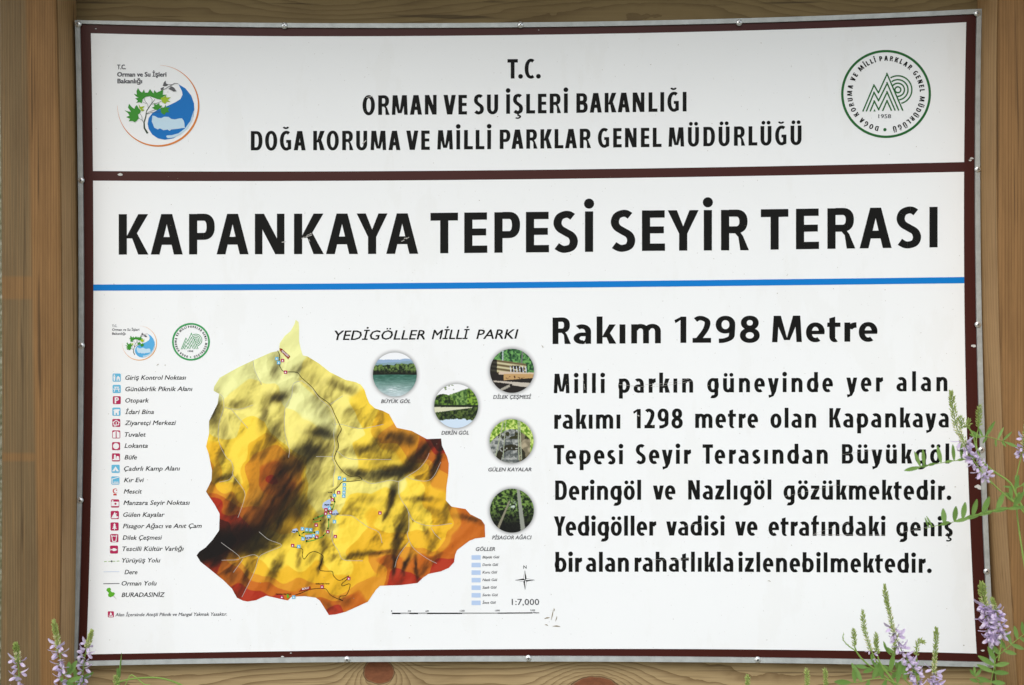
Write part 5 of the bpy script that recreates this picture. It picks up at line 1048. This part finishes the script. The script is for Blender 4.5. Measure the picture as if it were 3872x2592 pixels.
leaf(r, [(3764, 2500), (3756, 2540), (3742, 2600), (3735, 2640)], dc + .02, [(.0, 118, 56, 17), (.15, 150, 62, 18), (.15, 5, 56, 17), (.35, 155, 60, 17), (.35, -5, 56, 17), (.55, 160, 56, 17), (.55, -5, 50, 17), (.75, 165, 50, 16), (.75, -10, 50, 16)], seed=9)
leaf(r, [(3765, 2620), (3700, 2580), (3685, 2545)], dc, [(.95, 95, 26, 9), (.8, 130, 34, 11), (.8, 50, 34, 11), (.5, 160, 34, 12), (.5, 10, 34, 12)], seed=10)
# right middle plant
dm = .34
r = thing('flowering_plant', 'tall leaning plant with pinnate leaves crossing the right edge of the text', 'flower', base(3960, 2640, dm), GR)
spike(r, [(3597, 1484), (3600, 1515), (3606, 1560), (3616, 1612), (3640, 1662), (3662, 1712), (3686, 1748), (3722, 1796), (3750, 1830)], dm, 31, .50, .93, 1.2, 24, 51)
spike(r, [(3630, 1578), (3636, 1600), (3634, 1625)], dm, 30, seed=52); spike(r, [(3664, 1590), (3660, 1606), (3646, 1618)], dm, 26, seed=53)
stem(r, [(3660, 1612), (3678, 1645), (3690, 1690), (3706, 1735)], dm)
spike(r, [(3704, 1538), (3702, 1575), (3700, 1618)], dm, 28, seed=54); stem(r, [(3700, 1618), (3692, 1660), (3695, 1700), (3706, 1735)], dm, .001, .0013)
stem(r, [(3700, 1725), (3712, 1745), (3760, 1785), (3821, 1828), (3850, 1890), (3890, 1960), (3950, 2100)], dm, .0016, .0024)
stem(r, [(3722, 1796), (3780, 1855), (3846, 1910), (3890, 1960)], dm, .0013, .0016)
to_ground(r, 3950, 2100, dm, .03, .0025)
leaf(r, [(3706, 1735), (3650, 1738), (3591, 1746), (3492, 1763), (3480, 1767)], dm, [(1.0, 192, 56, 14), (.90, 112, 56, 12), (.74, 98, 58, 13), (.58, 100, 58, 14), (.44, 99, 58, 14), (.31, 97, 56, 14), (.12, 112, 58, 14), (.85, 12, 26, 10), (.7, 14, 28, 10), (.55, 12, 28, 10), (.4, 10, 28, 9)], seed=11)
leaf(r, [(3880, 1916), (3800, 1926), (3737, 1937), (3660, 1958), (3607, 1974), (3545, 1988), (3499, 1999)], dm, [(.25, 68, 66, 20), (.38, 72, 62, 19), (.46, 78, 60, 19), (.56, 80, 58, 19), (.66, 88, 54, 18), (.76, 92, 52, 18), (.8, 22, 30, 14), (.9, 120, 42, 7), (.95, 115, 40, 7), (.1, 62, 66, 20), (.0, 60, 50, 18), (.15, 8, 60, 14), (.3, 10, 60, 16), (.42, 12, 60, 16), (.55, 14, 60, 15), (.66, 16, 50, 13)], seed=12)
leaf(r, [(3700, 1655), (3730, 1652), (3780, 1666), (3800, 1672)], dm, [(1, -22, 44, 10), (.6, 60, 48, 9), (.8, 48, 44, 8), (.3, 62, 60, 13), (.0, 160, 34, 9), (.1, 145, 38, 9), (.2, 120, 36, 9), (.35, -120, 26, 9), (.55, -80, 28, 9), (.75, -50, 26, 8)], seed=13)
leaf(r, [(3838, 1850), (3860, 1838), (3890, 1830)], dm, [(.0, 80, 50, 14), (.3, 100, 40, 12), (.5, 30, 40, 10), (.2, 175, 46, 8), (.6, -30, 50, 9), (.8, -90, 44, 16)], seed=14)
leaf(r, [(3845, 1912), (3825, 1885), (3812, 1862)], dm, [(.2, 130, 44, 16), (.5, 100, 44, 16), (.2, 60, 40, 16)], seed=15)
r = thing('flowering_plant', 'small drooping lilac flowers at the right edge of the picture', 'flower', base(3900, 2600, .30), GR)
spike(r, [(3884, 1585), (3880, 1620), (3868, 1690), (3862, 1725), (3848, 1780), (3840, 1830)], .3, 24, .3, .62, 1.2, 10, 61); stem(r, [(3840, 1830), (3850, 1980), (3900, 2300)], .3); to_ground(r, 3900, 2300, .3)
